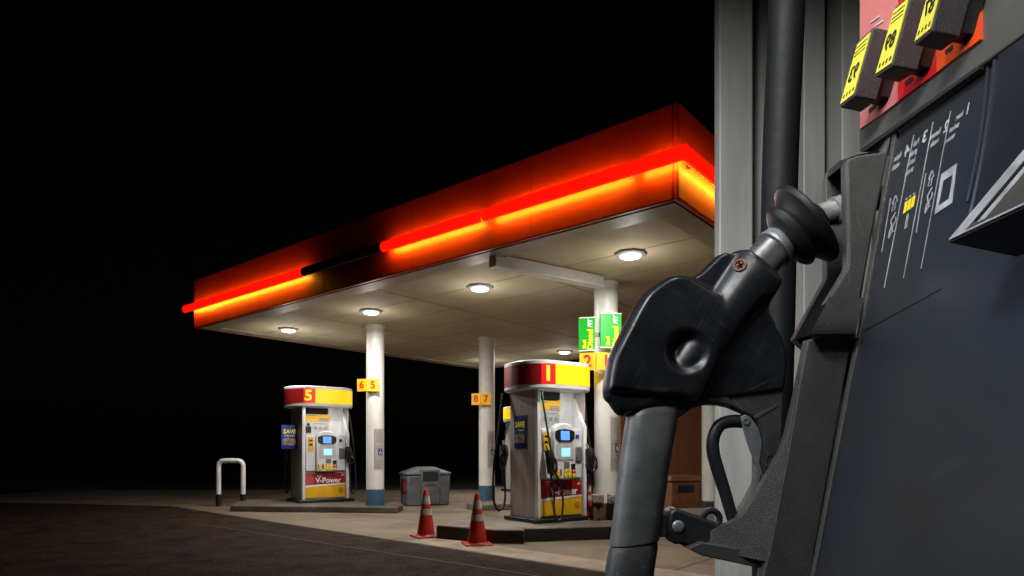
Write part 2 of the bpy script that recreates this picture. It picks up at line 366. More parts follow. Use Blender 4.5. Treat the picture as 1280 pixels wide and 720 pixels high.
for i, (a, b, lab, st) in enumerate(lamps):
    o = lamp0 if i == 0 else copy_tree(lamp0)
    o.location = E(a, b, CZ); o['label'] = lab; o.scale = (.86, .86, .86)
    l = bpy.data.lights.new('lamp_light', 'AREA'); l.shape = 'DISK'; l.size = .3; l.energy = 92; l.color = (1, .965, .91)
    lo = bpy.data.objects.new('lamp_light', l); C.objects.link(lo); lo.location = E(a, b, CZ-.14)
    l = bpy.data.lights.new('lamp_glow', 'POINT'); l.shadow_soft_size = .12; l.energy = 12; l.color = (1, .95, .88)
    lo = bpy.data.objects.new('lamp_glow', l); C.objects.link(lo); lo.location = E(a, b, CZ-.42)

# ------------------------------------------------------------------ islands
def island(name, label, pts, h, m, edge=None):
    bm = prism(B(), [Vector((p.x, p.y, h)) for p in pts], (0, 0, -h))
    c = sum((Vector((p.x, p.y, 0)) for p in pts), Vector())/len(pts)
    o = finish(name, bm, m, None, c, bevel=.02); tag(o, label, 'kerb island')
    return o
I1 = [G(546, 656, .2), G(618, 661.5, .2), G(655, 662, .2), G(655, 660, .2), G(765, 657, .2), G(900, 652, .2), G(905, 634, .2), G(735, 638, .2), G(585, 646, .2)]
island('pump_island', 'raised concrete island under the pump numbered 1, edges painted black', I1, .2, 'kerb')
# black painted face on the island kerb
bm = B()
for a, b in ((0, 1), (1, 2), (3, 4), (4, 5)):
    d = (I1[b]-I1[a]); n_ = Vector((d.y, -d.x, 0)).normalized()*.006
    A0 = Vector((I1[a].x, I1[a].y, .03))+n_; B0 = Vector((I1[b].x, I1[b].y, .03))+n_
    prism(bm, [A0, B0, B0+Vector((0, 0, .145)), A0+Vector((0, 0, .145))], -n_*.5)
isl = bpy.data.objects['pump_island']
o = finish('kerb_paint', bm, 'kerb_black', isl, isl.location)
I5 = [G(288, 632, .13), G(497, 634, .13), G(504, 630, .13), G(490, 625.5, .13), G(300, 624, .13)]
island('pump_island', 'low concrete island under the pump numbered 5 and the blue based column', I5, .13, 'kerb_dark')
I7 = [G(583, 629, .13), G(600, 631, .13), G(700, 628, .13), G(722, 608, .13), G(612, 608, .13)]
island('pump_island', 'concrete island at the foot of the column with the 8 7 sign', I7, .13, 'kerb')

# ------------------------------------------------------------------ columns
def column(px, Y, r, base, z0, label, notice_ang, base_m):
    X = (px-640)/F*Y
    t = thing('support_column', label, 'column', (X, Y, z0), group='columns holding up the canopy')
    top = CZ-z0-.036+.03
    finish('shaft', lathe(B(), [(.0, r), (CZ-z0-.05, r), (CZ-z0-.05, r+.02), (CZ-z0-.004, r+.02)], (0, 0, 0), seg=40), 'column', t)
    if base == 'band':
        finish('base_band', lathe(B(), [(.0, r+.008), (.34, r+.008), (.345, r)], (0, 0, 0), seg=40), base_m, t)
    else:
        finish('base_block', box(B(), -r*1.05, r*1.05, -r*1.05, r*1.05, .0, .26), base_m, t, bevel=.01)
    # notice wrapped on the shaft
    def patch(a0, a1, za, zb, off, m, name, par):
        bm = B(); k = 8; rr = r+off
        ang = [math.radians(a0+(a1-a0)*i/k) for i in range(k+1)]
        lo = [bm.verts.new((math.sin(a)*rr, -math.cos(a)*rr, za)) for a in ang]; hi = [bm.verts.new((math.sin(a)*rr, -math.cos(a)*rr, zb)) for a in ang]
        for i in range(k): bm.faces.new((lo[i], lo[i+1], hi[i+1], hi[i]))
        bmesh.ops.solidify(bm, geom=bm.faces[:], thickness=-.001)
        return finish(name, bm, m, par)
    if notice_ang is not None:
        a = notice_ang; zb = 1.62; za = .76
        n = patch(a, a+68, za, zb, .003, 'paper', 'notice', t)
        patch(a, a+4, za+.02, zb, .0055, 'pink_ink', 'red_margin', n)
        bm = B(); rr = r+.0055
        for i in range(24):
            z = zb-.04-i*.034
            if 8 <= i <= 9 or 13 <= i <= 18: continue
            w = random.uniform(.55, .95)
            k = 6
            for j in range(k):
                q = [math.radians(a+9+(58*w)*jj/k) for jj in (j, j+1)]
                vs = [bm.verts.new((math.sin(x)*rr, -math.cos(x)*rr, zz)) for x, zz in ((q[0], z), (q[1], z), (q[1], z+.007), (q[0], z+.007))]
                bm.faces.new(vs)
        finish('print_lines', bm, 'pink_ink' if False else 'ink', n)
        bl = patch(a+26, a+58, za+.30, za+.44, .006, 'badge_blue', 'wheelchair_badge', n)
        # white wheelchair figure
        mid = math.radians(a+42); rr = r+.009; cx = Vector((math.sin(mid)*rr, -math.cos(mid)*rr, za+.37)); tx = Vector((math.cos(mid), math.sin(mid), 0)); nz = Vector((math.sin(mid), -math.cos(mid), 0))
        bm = B()
        ring = []
        for k in range(16):
            th = math.radians(100+k*17); ring.append(cx+tx*(math.cos(th)*.028-.004)+Vector((0, 0, math.sin(th)*.028-.022)))
        tube(bm, ring, .005, 6, 1)
        tube(bm, [cx+tx*-.006+Vector((0, 0, .03)), cx+tx*-.004+Vector((0, 0, -.005)), cx+tx*.022+Vector((0, 0, -.008)), cx+tx*.034+Vector((0, 0, -.045))], .006, 6, 1)
        lathe(bm, [(-.002, .01), (.002, .01)], cx+tx*-.006+Vector((0, 0, .048)), nz, 12)
        finish('wheelchair_figure', bm, 'sign_white', n)
    return t
column(469, 13.75, .187, 'band', .13, 'white round column with blue base and the 6 5 sign beside the pump numbered 5', 5, 'blue')
column(608.5, 15.2, .187, 'band', .13, 'white round column with blue base and the 8 7 sign', 8, 'blue')
column(757.5, 10.3, .187, 'block', .2, 'cream column with brown base below the green diesel signs, beside the nozzle', 14, 'brown_base')
column(889, 13.3, .187, 'block', .0, 'cream column glimpsed through the nozzle trigger opening', None, 'brown_base')

# ------------------------------------------------------------------ signs
def sign_panel(par, name, p0, p1, z0, z1, m, thick=.03):
    """upright flat panel from p0 to p1 (left, right as seen) ; returns object and its placing frame"""
    d = (p1-p0); d.z = 0; w = d.length; x = d.normalized(); n = Vector((x.y, -x.x, 0))
    a = Vector((p0.x, p0.y, z0)); b = Vector((p1.x, p1.y, z0)); up = Vector((0, 0, z1-z0))
    o = finish(name, prism(B(), [a, b, b+up, a+up], -n*thick), m, par, par.location, bevel=.004)
    return o, (a+b)/2+up/2, x, n, w
def zof(py, Y): return H+(HY-py)/F*Y
def number_sign(label, pts, ys, nums, Y, size):
    t = thing('number_sign', label, 'number sign', U(pts[1], ys[1], Y), group='yellow pump number signs on columns')
    Yl = Y+.06; 
    ps = [U(pts[0], 0, Y+.06), U(pts[1], 0, Y), U(pts[2], 0, Y+.03)]
    for i, s in enumerate(nums):
        gap = Vector((.006, 0, 0))
        o, c, x, n, w = sign_panel(t, 'panel', ps[i]+gap, ps[i+1]-gap, zof(ys[1], Y), zof(ys[0], Y), 'sign_yellow')
        bm = place(text_bm(s, size, size*.03), c+n*.003, x, (0, 0, 1), n)
        finish('numeral', bm, 'sign_red', o, t.location, smooth=0)
    # bracket to the column
    bm = B(); c = U(pts[1], (ys[0]+ys[1])/2, Y); box(bm, c.x-.05, c.x+.05, c.y+.05, c.y+.16, c.z-.12, c.z+.08)
    finish('bracket', bm, 'lamp_rim', t, t.location)
number_sign('small yellow sign reading 6 5 on the blue based column', (446, 458, 474), (473.5, 489), '65', 13.46, .22)
number_sign('small yellow sign reading 8 7 on the rear column', (589, 600.5, 614), (491.5, 506), '87', 14.88, .22)
number_sign('yellow sign reading 2 1 under the green diesel signs', (724, 745, 770), (440.5, 462.5), '21', 9.98, .25)
t = thing('diesel_sign', 'pair of green diesel signs with yellow lettering on the cream column', 'fuel sign', U(747, 437, 9.98))
for (xa, xb, ya, yb, Ya, Yb) in ((723.5, 743.5, 396, 438.5, 10.05, 9.99), (750.5, 777, 391, 435, 9.98, 10.02)):
    o, c, x, n, w = sign_panel(t, 'panel', U(xa, 0, Ya), U(xb, 0, Yb), zof(yb, 10), zof(ya, 10), 'green')
    up = Vector((0, 0, 1)); h = zof(ya, 10)-zof(yb, 10)
    for s, size, dx, dz, m_, sh in (('Shell', .075, -.035*w/.25, -.30*h, 'sign_yell', 0), ('Diesel', .125, .055*w/.25, -.16*h, 'sign_yell', 0), ('FIT', .095, .055*w/.25, .30*h, 'sign_white', .25)):
        bm = place(text_bm(s, size, size*.035, shear=sh), c+n*.003+x*dx+up*dz, up, -x, n)
        finish('lettering', bm, m_, o, t.location, smooth=0)
    for s_ in (1, -1):
        bm = B()
        prism(bm, [c-x*(w/2)+up*s_*(h/2-.008)+n*.003-up*.008, c+x*(w/2)+up*s_*(h/2-.008)+n*.003-up*.008, c+x*(w/2)+up*s_*(h/2-.008)+n*.003+up*.008, c-x*(w/2)+up*s_*(h/2-.008)+n*.003+up*.008], n*.002)
        finish('edge_stripe', bm, 'sign_white', o, t.location, smooth=0)
bm = B(); c = U(747, 417, 10.02); box(bm, c.x-.16, c.x+.16, c.y+.06, c.y+.11, c.z-.03, c.z+.03); finish('bracket', bm, 'lamp_rim', t, t.location)

# ------------------------------------------------------------------ forecourt fuel pumps
def pecten(bm, cx, cz, s, y, fill=True):
    pts = []
    for k in range(15):
        th = math.radians(-25+230*k/14); r = s*(1+.05*(k % 2)); pts.append(Vector((cx+math.cos(th)*r, y, cz+math.sin(th)*r*.92)))
    pts += [Vector((cx-s*.28, y, cz-s*.85)), Vector((cx+s*.28, y, cz-s*.85))]
    return pts
def numeral_bm(num):
    bm = place(text_bm(num, .30, .012), (.06, 0, 2.21), (1, 0, 0), (0, 0, 1), (0, -1, 0))
    for v in bm.verts:                      # wrapped round the curved header front
        dx = max(0, (-.254+.404)-v.co.x); v.co.y += .37-.574*math.sqrt(max(0, 1-(dx/.404)**2))-.006
    return bm
def make_pump(num):
    t = thing('fuel_pump', '', 'fuel pump', group='fuel pumps on the forecourt')
    W, D, ZH = 1.0, .78, 2.02
    finish('plinth', box(B(), -.10, W+.10, -.10, D+.06, 0, .06), 'dark', t, bevel=.01)
    bm = B(); box(bm, .006, W-.006, .30, D-.006, .06, ZH); box(bm, .006, W-.006, .06, .30, .06, .62)
    finish('cabinet', bm, 'white', t, bevel=.008)
    # long steel side panels with folded edge
    for xx, nm in ((0, 1), (W, -1)):
        bm = B(); box(bm, xx-.012 if nm > 0 else xx-.002, xx+.002 if nm > 0 else xx+.012, .03, D, .06, ZH)
        o = finish('side_panel', bm, 'side', t, bevel=.004)
    bm = B()
    box(bm, -.014, .055, -.012, .058, .06, ZH); finish('corner_post', bm, 'white', t, bevel=.012)
    bm = B()
    # right cheek: low post, then a slanting white fin
    prism(bm, [(W-.055, -.012, .06), (W-.055, -.012, 1.45), (W-.055, .27, 1.92), (W-.055, .30, 1.92), (W-.055, .30, .06)], (.069, 0, 0))
    finish('side_fin', bm, 'white', t, bevel=.008)
    # header
    def stadium(x0, x1, y0, y1, r, k=8, ry=None):
        ry = (y1-y0)/2-.001
        pts = []
        for cx, cy, a0 in ((x1-r, y0+ry, -90), (x1-r, y1-ry, 0), (x0+r, y1-ry, 90), (x0+r, y0+ry, 180)):
            for i in range(k+1):
                a = math.radians(a0+90*i/k); pts.append((cx+math.cos(a)*r, cy+math.sin(a)*ry))
        return pts
    hx0, hx1, hy0, hy1, r = -.25, W+.17, -.20, D+.16, .40
    st = stadium(hx0, hx1, hy0, hy1, r, 10)
    hd = finish('header', prism(B(), [Vector((x, y, ZH-.02)) for x, y in st], (0, 0, .42)), 'white', t, bevel=.012)
    st2 = stadium(hx0-.004, hx1+.004, hy0-.004, hy1+.004, r+.004, 10)
    # split the band: yellow (front right), lit red (front left), dull red (left end), dull on the back
    dense = []
    for i in range(len(st2)):
        a, b = st2[i], st2[(i+1) % len(st2)]; n_ = max(1, int(math.hypot(b[0]-a[0], b[1]-a[1])/.05))
        for k in range(n_): dense.append((a[0]+(b[0]-a[0])*k/n_, a[1]+(b[1]-a[1])*k/n_))
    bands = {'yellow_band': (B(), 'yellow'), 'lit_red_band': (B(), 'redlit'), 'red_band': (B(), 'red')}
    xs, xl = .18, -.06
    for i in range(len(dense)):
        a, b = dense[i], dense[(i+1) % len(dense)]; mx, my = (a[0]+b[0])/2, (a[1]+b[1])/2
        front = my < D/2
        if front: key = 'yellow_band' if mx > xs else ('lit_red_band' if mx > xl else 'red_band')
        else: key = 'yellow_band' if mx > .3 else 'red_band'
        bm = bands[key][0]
        v = [bm.verts.new((p[0], p[1], z)) for p, z in ((a, ZH+.045), (b, ZH+.045), (b, ZH+.345), (a, ZH+.345))]
        bm.faces.new(v)
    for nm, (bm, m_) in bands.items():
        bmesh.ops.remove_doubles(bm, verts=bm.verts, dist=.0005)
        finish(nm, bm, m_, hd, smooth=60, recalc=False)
    nb = numeral_bm(num)
    finish('numeral', nb, 'num', hd, smooth=0)
    # recess: topper box, poster
    bm = B(); box(bm,   .14, .62, .22, .298, 1.875, 1.99); finish('topper_box', bm, 'inkrough', t)
    ps = finish('poster', box(B(), .12, .66, .285, .298, 1.40, 1.86), 'pgrey', t)
    finish('poster_banner', box(B(), .12, .68, .279, .2835, 1.71, 1.865), 'yell', ps)
    bm = B(); box(bm, .46, .64, .273, .2775, 1.72, 1.78); box(bm, .14, .40, .2735, .2775, 1.825, 1.845); finish('banner_print', bm, 'ink', ps)
    bm = B()
    box(bm, .15, .27, .2790, .2835, 1.46, 1.60); lathe(bm, [(0, .034), (.004, .034)], (.21, .279, 1.64), (0, 1, 0), 14)
    finish('figure', bm, 'dark', ps)
    bm = B()
    for k in range(3): box(bm, .33+.11*k, .40+.11*k, .279, .2835, 1.54, 1.60)
    box(bm, .33, .60, .279, .2835, 1.655, 1.67); finish('poster_print', bm, 'ink', ps)
    # shelf face of the middle body
    mid = finish('middle_body', box(B(), .06, W-.06, .045, .30, .63, 1.42), 'pump_grey', t, bevel=.02)
    lb = finish('side_plate', box(B(), .075, .27, .02, .043, .66, 1.40), 'white', mid, bevel=.01)
    finish('grade_card', box(B(), .12, .23, .008, .018, 1.08, 1.36), 'yell', mid, bevel=.004)
    finish('card_print', (lambda bm: (box(bm, .14, .21, .004, .0075, 1.19, 1.23), box(bm, .14, .21, .004, .0075, 1.28, 1.31), bm)[2])(B()), 'dark', mid)
    finish('side_plate', box(B(), .73, W-.07, .02, .043, .66, 1.42), 'white', mid, bevel=.01)
    finish('blue_badge', box(B(), .79, .86, .012, .018, 1.27, 1.33), 'badge_blue', mid)
    finish('card_slot', box(B(), .79, .91, -.01, .018, .92, 1.14), 'grey', mid, bevel=.01)
    # console with arched top
    pts = [(.28, .65), (.72, .65), (.725, 1.36)]
    for k in range(7): 
        a = math.pi*(k+.5)/7.0; pts.append((.50+math.cos(a)*.21, 1.38+math.sin(a)*.12))
    pts.append((.275, 1.36))
    cs = finish('console', prism(B(), [Vector((x, -.06-.03*(1.4-z), z)) for x, z in pts], (0, .13, 0)), 'white', t, bevel=.015)
    def cp(z): return -.06-.03*(1.4-z)
    def cpl(name, x0, x1, z0, z1, m_, off=.006, bev=0):
        fr = [Vector((x0, cp(z0)-off, z0)), Vector((x1, cp(z0)-off, z0)), Vector((x1, cp(z1)-off, z1)), Vector((x0, cp(z1)-off, z1))]
        return finish(name, prism(B(), fr, (0, off-.001, 0)), m_, cs, bevel=bev)
    visor = [(.30, 1.27), (.36, 1.22), (.64, 1.22), (.70, 1.27), (.70, 1.37), (.62, 1.40), (.50, 1.41), (.38, 1.40), (.30, 1.37)]
    finish('visor', prism(B(), [Vector((x, cp(z)-.01, z)) for x, z in visor], (0, .009, 0)), 'dark', cs)
    cpl('screen', .41, .59, 1.24, 1.38, 'screen', .014)
    cpl('display_frame', .32, .68, .95, 1.18, 'pgrey', .006)
    cpl('display', .42, .60, .99, 1.12, 'screen2', .010)
    bm = B(); [box(bm, .35, .65, cp(1.19)-.004, cp(1.19)-.001, 1.195, 1.205), box(bm, .33, .67, cp(.93)-.004, cp(.93)-.001, .925, .935)]; finish('print_lines', bm, 'ink', cs)
    cpl('keypad', .47, .58, .82, .91, 'grey', .01)
    cpl('receipt_slot', .62, .70, .80, .88, 'dark', .01)
    cpl('button_plate', .30, .42, .70, .80, 'dark', .004)
    for k, (x, m_) in enumerate(((.31, 'yell'), (.46, 'yell'), (.545, 'yell'), (.63, 'red'))):
        g = cpl('grade_button', x, x+.075, .665, .80, m_, .012, .004)
        finish('button_tip', lathe(B(), [(0, .034), (.012, .03)], (x+.037, cp(.69)-.012, .70), (0, -1, 0), 14), 'iconyellow', g)
        bm = B(); box(bm, x+.018, x+.057, cp(.77)-.0165, cp(.77)-.0125, .765, .785); finish('button_light', bm, 'lens' if False else 'sign_white', g)
    # lower door panel
    lp = finish('lower_panel', box(B(), .062, W-.062, .035, .058, .09, .615), 'red', t, bevel=.006)
    finish('yellow_field', prism(B(), [Vector((.068, .030, .095)), Vector((W-.068, .030, .095)), Vector((W-.068, .030, .372)), Vector((.068, .030, .315))], (0, .0045, 0)), 'yell', lp, smooth=0)
    finish('white_stripe', prism(B(), [Vector((.068, .027, .315)), Vector((W-.068, .027, .372)), Vector((W-.068, .027, .395)), Vector((.068, .027, .362))], (0, .0045, 0)), 'sign_white', lp, smooth=0)
    sw = [(.07, .37), (.22, .38), (.26, .45), (.24, .53), (.19, .585), (.10, .59), (.07, .55)]
    finish('swirl', prism(B(), [Vector((x, .030, z)) for x, z in sw], (0, .0045, 0)), 'pink', lp, smooth=0)
    bm = place(text_bm('V-Power', .155, .004), (.56, .029, .455), (1, 0, 0), (0, 0, 1), (0, -1, 0)); merge(bm, place(text_bm('Shell', .05, .001), (.36, .029, .545), (1, 0, 0), (0, 0, 1), (0, -1, 0)))
    finish('lettering', bm, 'sign_white', lp, smooth=0)
    em = finish('emblem', prism(B(), pecten(None, W-.16, .235, .055, .0275), (0, .002, 0)), 'red', lp, smooth=0)
    bm = prism(B(), pecten(None, W-.16, .235, .044, .0235), (0, .003, 0))
    finish('emblem_fill', bm, 'yell', em, smooth=0)
    bm = B()
    for k in range(5):
        a = math.radians(30+30*k); tube(bm, [Vector((W-.16, .022, .20)), Vector((W-.16+math.cos(a)*.042, .022, .235+math.sin(a)*.040))], .0025, 6, 1)
    finish('emblem_ribs', bm, 'red', em)
    em2 = finish('emblem', prism(B(), pecten(None, W-.12, .56, .028, .030), (0, .0045, 0)), 'sign_white', lp, smooth=0)
    finish('emblem_fill', prism(B(), pecten(None, W-.12, .56, .017, .0265), (0, .003, 0)), 'red', em2, smooth=0)
    # side poster
    sp = finish('side_poster', box(B(), -.022, -.0125, .30, .64, 1.12, 1.62), 'pblue', t)
    fig = B()
    for (yy, zz, rr) in ((.40, 1.29, .06), (.49, 1.33, .045), (.56, 1.28, .055)): 
        lathe(fig, [(0, rr), (.003, rr)], (-.023, yy, zz), (-1, 0, 0), 14)
    box(fig, -.0255, -.0228, .34, .60, 1.20, 1.27)
    finish('poster_figures', fig, 'skin', sp)
    finish('poster_foot', box(B(), -.0265, -.0226, .302, .638, 1.122, 1.19), 'pblue2', sp)
    bm = place(text_bm('SAVE', .12, .003), (-.0235, .47, 1.48), (0, -1, 0), (0, 0, 1), (-1, 0, 0)); finish('lettering', bm, 'sign_yell', sp, smooth=0)
    bm = place(text_bm('at the pump', .045, .001), (-.0235, .47, 1.40), (0, -1, 0), (0, 0, 1), (-1, 0, 0)); finish('lettering', bm, 'sign_white', sp, smooth=0)
    return t
ROT = math.atan2(.557, .83)
pump1 = make_pump('1'); pump1['label'] = 'bigger fuel pump numbered 1 with red and yellow header on black edged island'
pump1.location = (.385, 9.62, .2); pump1.rotation_euler.z = ROT; pump1.scale = (.93, .93, 1)
def renumber(t, num):
    for hd in t.children:
        if hd.name.startswith('header'):
            for n in hd.children:
                if n.name.startswith('numeral'):
                    bm = numeral_bm(num)
                    me = bpy.data.meshes.new('numeral'); bm.to_mesh(me); bm.free(); me.materials.append(M['num']); n.data = me
pump5 = copy_tree(pump1); pump5.location = (-4.63, 14.3, .13); pump5.scale = (1.06, 1.0, 1.07); pump5.rotation_euler.z = ROT+.04
pump5['label'] = 'farther fuel pump numbered 5 beside the white column with the 6 5 sign'; renumber(pump5, '5')
for ch in pump5.children:
    if ch.name.startswith('side_poster'): ch.rotation_euler.z = math.pi/2; ch.location = (.30, .36, 0)
pump7 = copy_tree(pump1); pump7.location = (.58, 19.3, .13); pump7.rotation_euler.z = ROT+math.pi; pump7.scale = (.93, .93, 1)
pump7['label'] = 'fuel pump with yellow header end almost hidden behind the pump numbered 1'; renumber(pump7, '7')

# the lit header of each pump also shines down on its face
for p_ in (pump1, pump5, pump7):
    l = bpy.data.lights.new('header_lamp', 'AREA'); l.shape = 'RECTANGLE'; l.size = .8; l.size_y = .12; l.energy = 4.2; l.color = (1, .97, .93)
    lo = bpy.data.objects.new('header_lamp', l); C.objects.link(lo); lo.parent = p_; lo.location = (.5, -.13, 1.975); lo.rotation_euler = (math.radians(12), 0, 0)
# hoses with nozzles hanging on the pumps
def hose_set(pump, label, hosepts, r, hm, nozzle=None, group='hoses with nozzles hanging on forecourt pumps'):
    t = thing('fuel_hose', label, 'fuel hose', pump.location, pump.rotation_euler.z, group); t.scale = pump.scale
    finish('hose', tube(B(), hosepts, r, 10, 8), hm, t)
    if nozzle:
        x, y, z, s = nozzle
        bm = B()
        tube(bm, [(x, y, z+.16), (x+.01*s, y-.03, z+.02), (x+.02*s, y-.02, z-.18)], [.065, .08, .045], 10, 5)
        tube(bm, [(x, y-.02, z+.12), (x+.08*s, y-.07, z+.02), (x+.11*s, y-.06, z-.14), (x+.03*s, y-.03, z-.2)], .02, 8, 5)
        finish('nozzle_body', bm, 'dark', t)
        finish('nozzle_spout', tube(B(), [(x, y-.0, z+.14), (x-.02*s, y+.04, z+.24)], .018, 8, 4), 'steel', t)
        finish('lever', tube(B(), [(x+.035*s, y-.06, z+.07), (x+.075*s, y-.09, z-.08)], .011, 8, 4), 'zinc', t)
hose_set(pump1, 'green topped hose with black nozzle on the left of pump number 1',
         [(.05, -.03, 1.98), (.08, -.06, 1.7), (.16, -.10, 1.2), (.20, -.12, .95), (.22, -.14, .78)], .017, 'greenhose', (.14, -.10, .92, 1))
hose_set(pump1, 'black hose looping low in front of the red and yellow panel of pump number 1',
         [(.16, -.12, .74), (.20, -.17, .5), (.19, -.18, .2), (.24, -.20, .04), (.34, -.18, .10), (.40, -.14, .35), (.34, -.12, .62), (.24, -.10, .8)], .016, 'black')
hose_set(pump1, 'black hose and nozzle on the right edge of pump number 1',
         [(W_ := 1.08, .12, 1.85), (1.09, .08, 1.5), (1.12, .0, 1.0), (1.13, -.02, .5), (1.10, -.04, .16), (1.06, -.02, .14), (1.03, .0, .4), (1.03, -.05, .7)], .016, 'black', (1.03, -.05, .95, 1))
hose_set(pump1, 'long black hose hanging in a loop behind the steel side of pump number 1',
         [(-.06, .95, 2.0), (-.13, .92, 1.6), (-.27, .88, .9), (-.30, .86, .35), (-.20, .86, .14), (-.06, .88, .26), (-.03, .92, .6), (-.05, .93, .95)], .018, 'black', (-.05, .93, 1.0, -1))
hose_set(pump5, 'black hose and nozzle on the right edge of pump number 5',
         [(1.05, .10, 1.9), (1.09, .05, 1.5), (1.14, .0, .9), (1.16, -.02, .35), (1.10, -.02, .16), (1.04, -.02, .3), (1.01, -.06, .6), (.99, -.06, .8)], .016, 'black', (.96, -.06, 1.0, 1))
hose_set(pump5, 'black hose hanging in shadow behind the left side of pump number 5',
         [(-.05, .86, 1.95), (-.10, .86, 1.4), (-.12, .86, .7), (-.10, .86, .2), (-.04, .86, .3), (-.03, .86, .9)], .016, 'black', (-.04, .88, 1.0, -1))
hose_set(pump7, 'black hose hanging on the nearly hidden pump behind pump number 1',
         [(1.06, .12, 1.85), (1.10, .08, 1.3), (1.16, .05, .7), (1.12, .04, .25), (1.04, .04, .4), (1.03, .02, .8)], .016, 'black', (1.03, .0, 1.0, 1))

# ------------------------------------------------------------------ cones, bin, bollard and small things
def cone_parts(t):
    finish('base', box(B(), -.19, .19, -.19, .19, 0, .028), 'cone', t, bevel=.01)
    def rr(z): return .135-(z-.028)/(.70-.028)*.102
    finish('body', lathe(B(), [(.028, .150), (.045, rr(.045)), (.40, rr(.40)), (.69, rr(.69)), (.705, rr(.69)-.012)], (0, 0, 0), seg=32), 'cone', t)
    for a, b in ((.33, .42), (.49, .61)):
        finish('reflective_band', lathe(B(), [(a, rr(a)+.003), (b, rr(b)+.003)], (0, 0, 0), seg=32, cap=False), 'cone_band', t)
cg = 'orange traffic cones around the island'
c1 = thing('traffic_cone', 'orange traffic cone on open concrete, nearer to the grey waste bin', 'traffic cone', G(532.5, 671), .5, cg); cone_parts(c1)
c2 = copy_tree(c1); c2.location = G(596.5, 681); c2.rotation_euler.z = .25; c2['label'] = 'nearest orange traffic cone, right against the black edged island'
c3 = copy_tree(c1); c3.location = Vector((1.24, 10.25, .2)); c3.rotation_euler.z = .6; c3.scale = (.9, .9, .9); c3['label'] = 'orange traffic cone mostly hidden between pump number 1 and the cream column'
# waste bin
bt = thing('waste_bin', 'grey plastic waste bin with sloped lid standing behind the traffic cones', 'waste bin', G(531, 631), .44)
bw, bd = .50, .34
finish('body', prism(B(), [Vector((x, y, 0)) for x, y in ((-bw, -bd), (bw, -bd), (bw, bd), (-bw, bd))], [Vector((x, y, .72)) for x, y in ((-.02, -.02), (.02, -.02), (.02, .02), (-.02, .02))]), 'bin', bt, bevel=.04, seg=3)
bm = B()
lo = [bm.verts.new((x, y, .725)) for x, y in ((-bw-.035, -bd-.035), (bw+.035, -bd-.035), (bw+.035, bd+.035), (-bw-.035, bd+.035))]
mi = [bm.verts.new((v.co.x, v.co.y, .77)) for v in lo]
hi = [bm.verts.new((x, y, .91)) for x, y in ((-.2, -.12), (.2, -.12), (.2, .12), (-.2, .12))]
bm.faces.new(lo[::-1]); bm.faces.new(hi)
for a, b in ((lo, mi), (mi, hi)):
    for k in range(4): bm.faces.new((a[k], a[(k+1) % 4], b[(k+1) % 4], b[k]))
finish('lid', bm, 'bin', bt, bevel=.015)
dr = finish('front_bay', box(B(), -.21, .25, -bd-.05, -bd+.12, .03, .85), 'bin', bt, bevel=.02)
finish('opening', box(B(), -.165, .205, -bd-.056, -bd-.045, .575, .80), 'bin_dark', dr, bevel=.004)
finish('handle_recess', box(B(), -.12, .16, -bd-.056, -bd-.045, .475, .495), 'bin_dark', dr)
finish('door_panel', box(B(), -.13, .17, -bd-.058, -bd-.048, .08, .44), 'bin', dr, bevel=.006)
sd = finish('side_holder', box(B(), -bw-.026, -bw+.01, -.22, .22, .30, .62), 'bin_dark', bt)
finish('squeegee_bucket', box(B(), -bw-.034, -bw-.024, -.20, -.02, .33, .58), 'redwin', bt, bevel=.004)
# U bollard
ut = thing('hoop_bollard', 'white steel hoop bollard with black feet at the far left island end', 'bollard', G(288.5, 633))
hw = .285; hh = 1.09; r_ = .055
arc = [Vector((-hw, 0, .27)), Vector((-hw, 0, hh-.16))]
for k in range(1, 7):
    a = math.radians(180-90*k/6); arc.append(Vector((-hw+.13+math.cos(a)*.13, 0, hh-.16+math.sin(a)*.13)))
arc += [Vector((-p.x, 0, p.z)) for p in reversed(arc)]
finish('hoop', tube(B(), arc, r_, 16, 1), 'white', ut)
for s in (-1, 1): finish('foot_sleeve', lathe(B(), [(0, r_+.006), (.285, r_+.006)], (s*hw, 0, 0), seg=18), 'dark', ut)
# small things by the cream column
bt2 = thing('guard_post', 'short wooden post with mottled pale cap left of the cream column', 'post', (1.33, 10.0, .2))
bm = B(); box(bm, -.075, -.02, -.05, .05, 0, .27); box(bm, .02, .075, -.05, .05, 0, .27); box(bm, -.07, .07, -.035, .035, .02, .25); finish('post', bm, 'wood', bt2, bevel=.006)
finish('cap', box(B(), -.095, .085, -.08, .08, .27, .41), 'cap', bt2, bevel=.02)
jb = thing('junction_box', 'small mottled metal box on the brown foot of the cream column', 'junction box', (1.56, 10.02, .462))
finish('box_body', box(B(), -.08, .08, -.06, .04, 0, .15), 'cap', jb, bevel=.012); finish('round_cover', lathe(B(), [(0, .055), (.012, .045)], (0, -.06, .075), (0, -1, 0), 18), 'castmetal', jb)

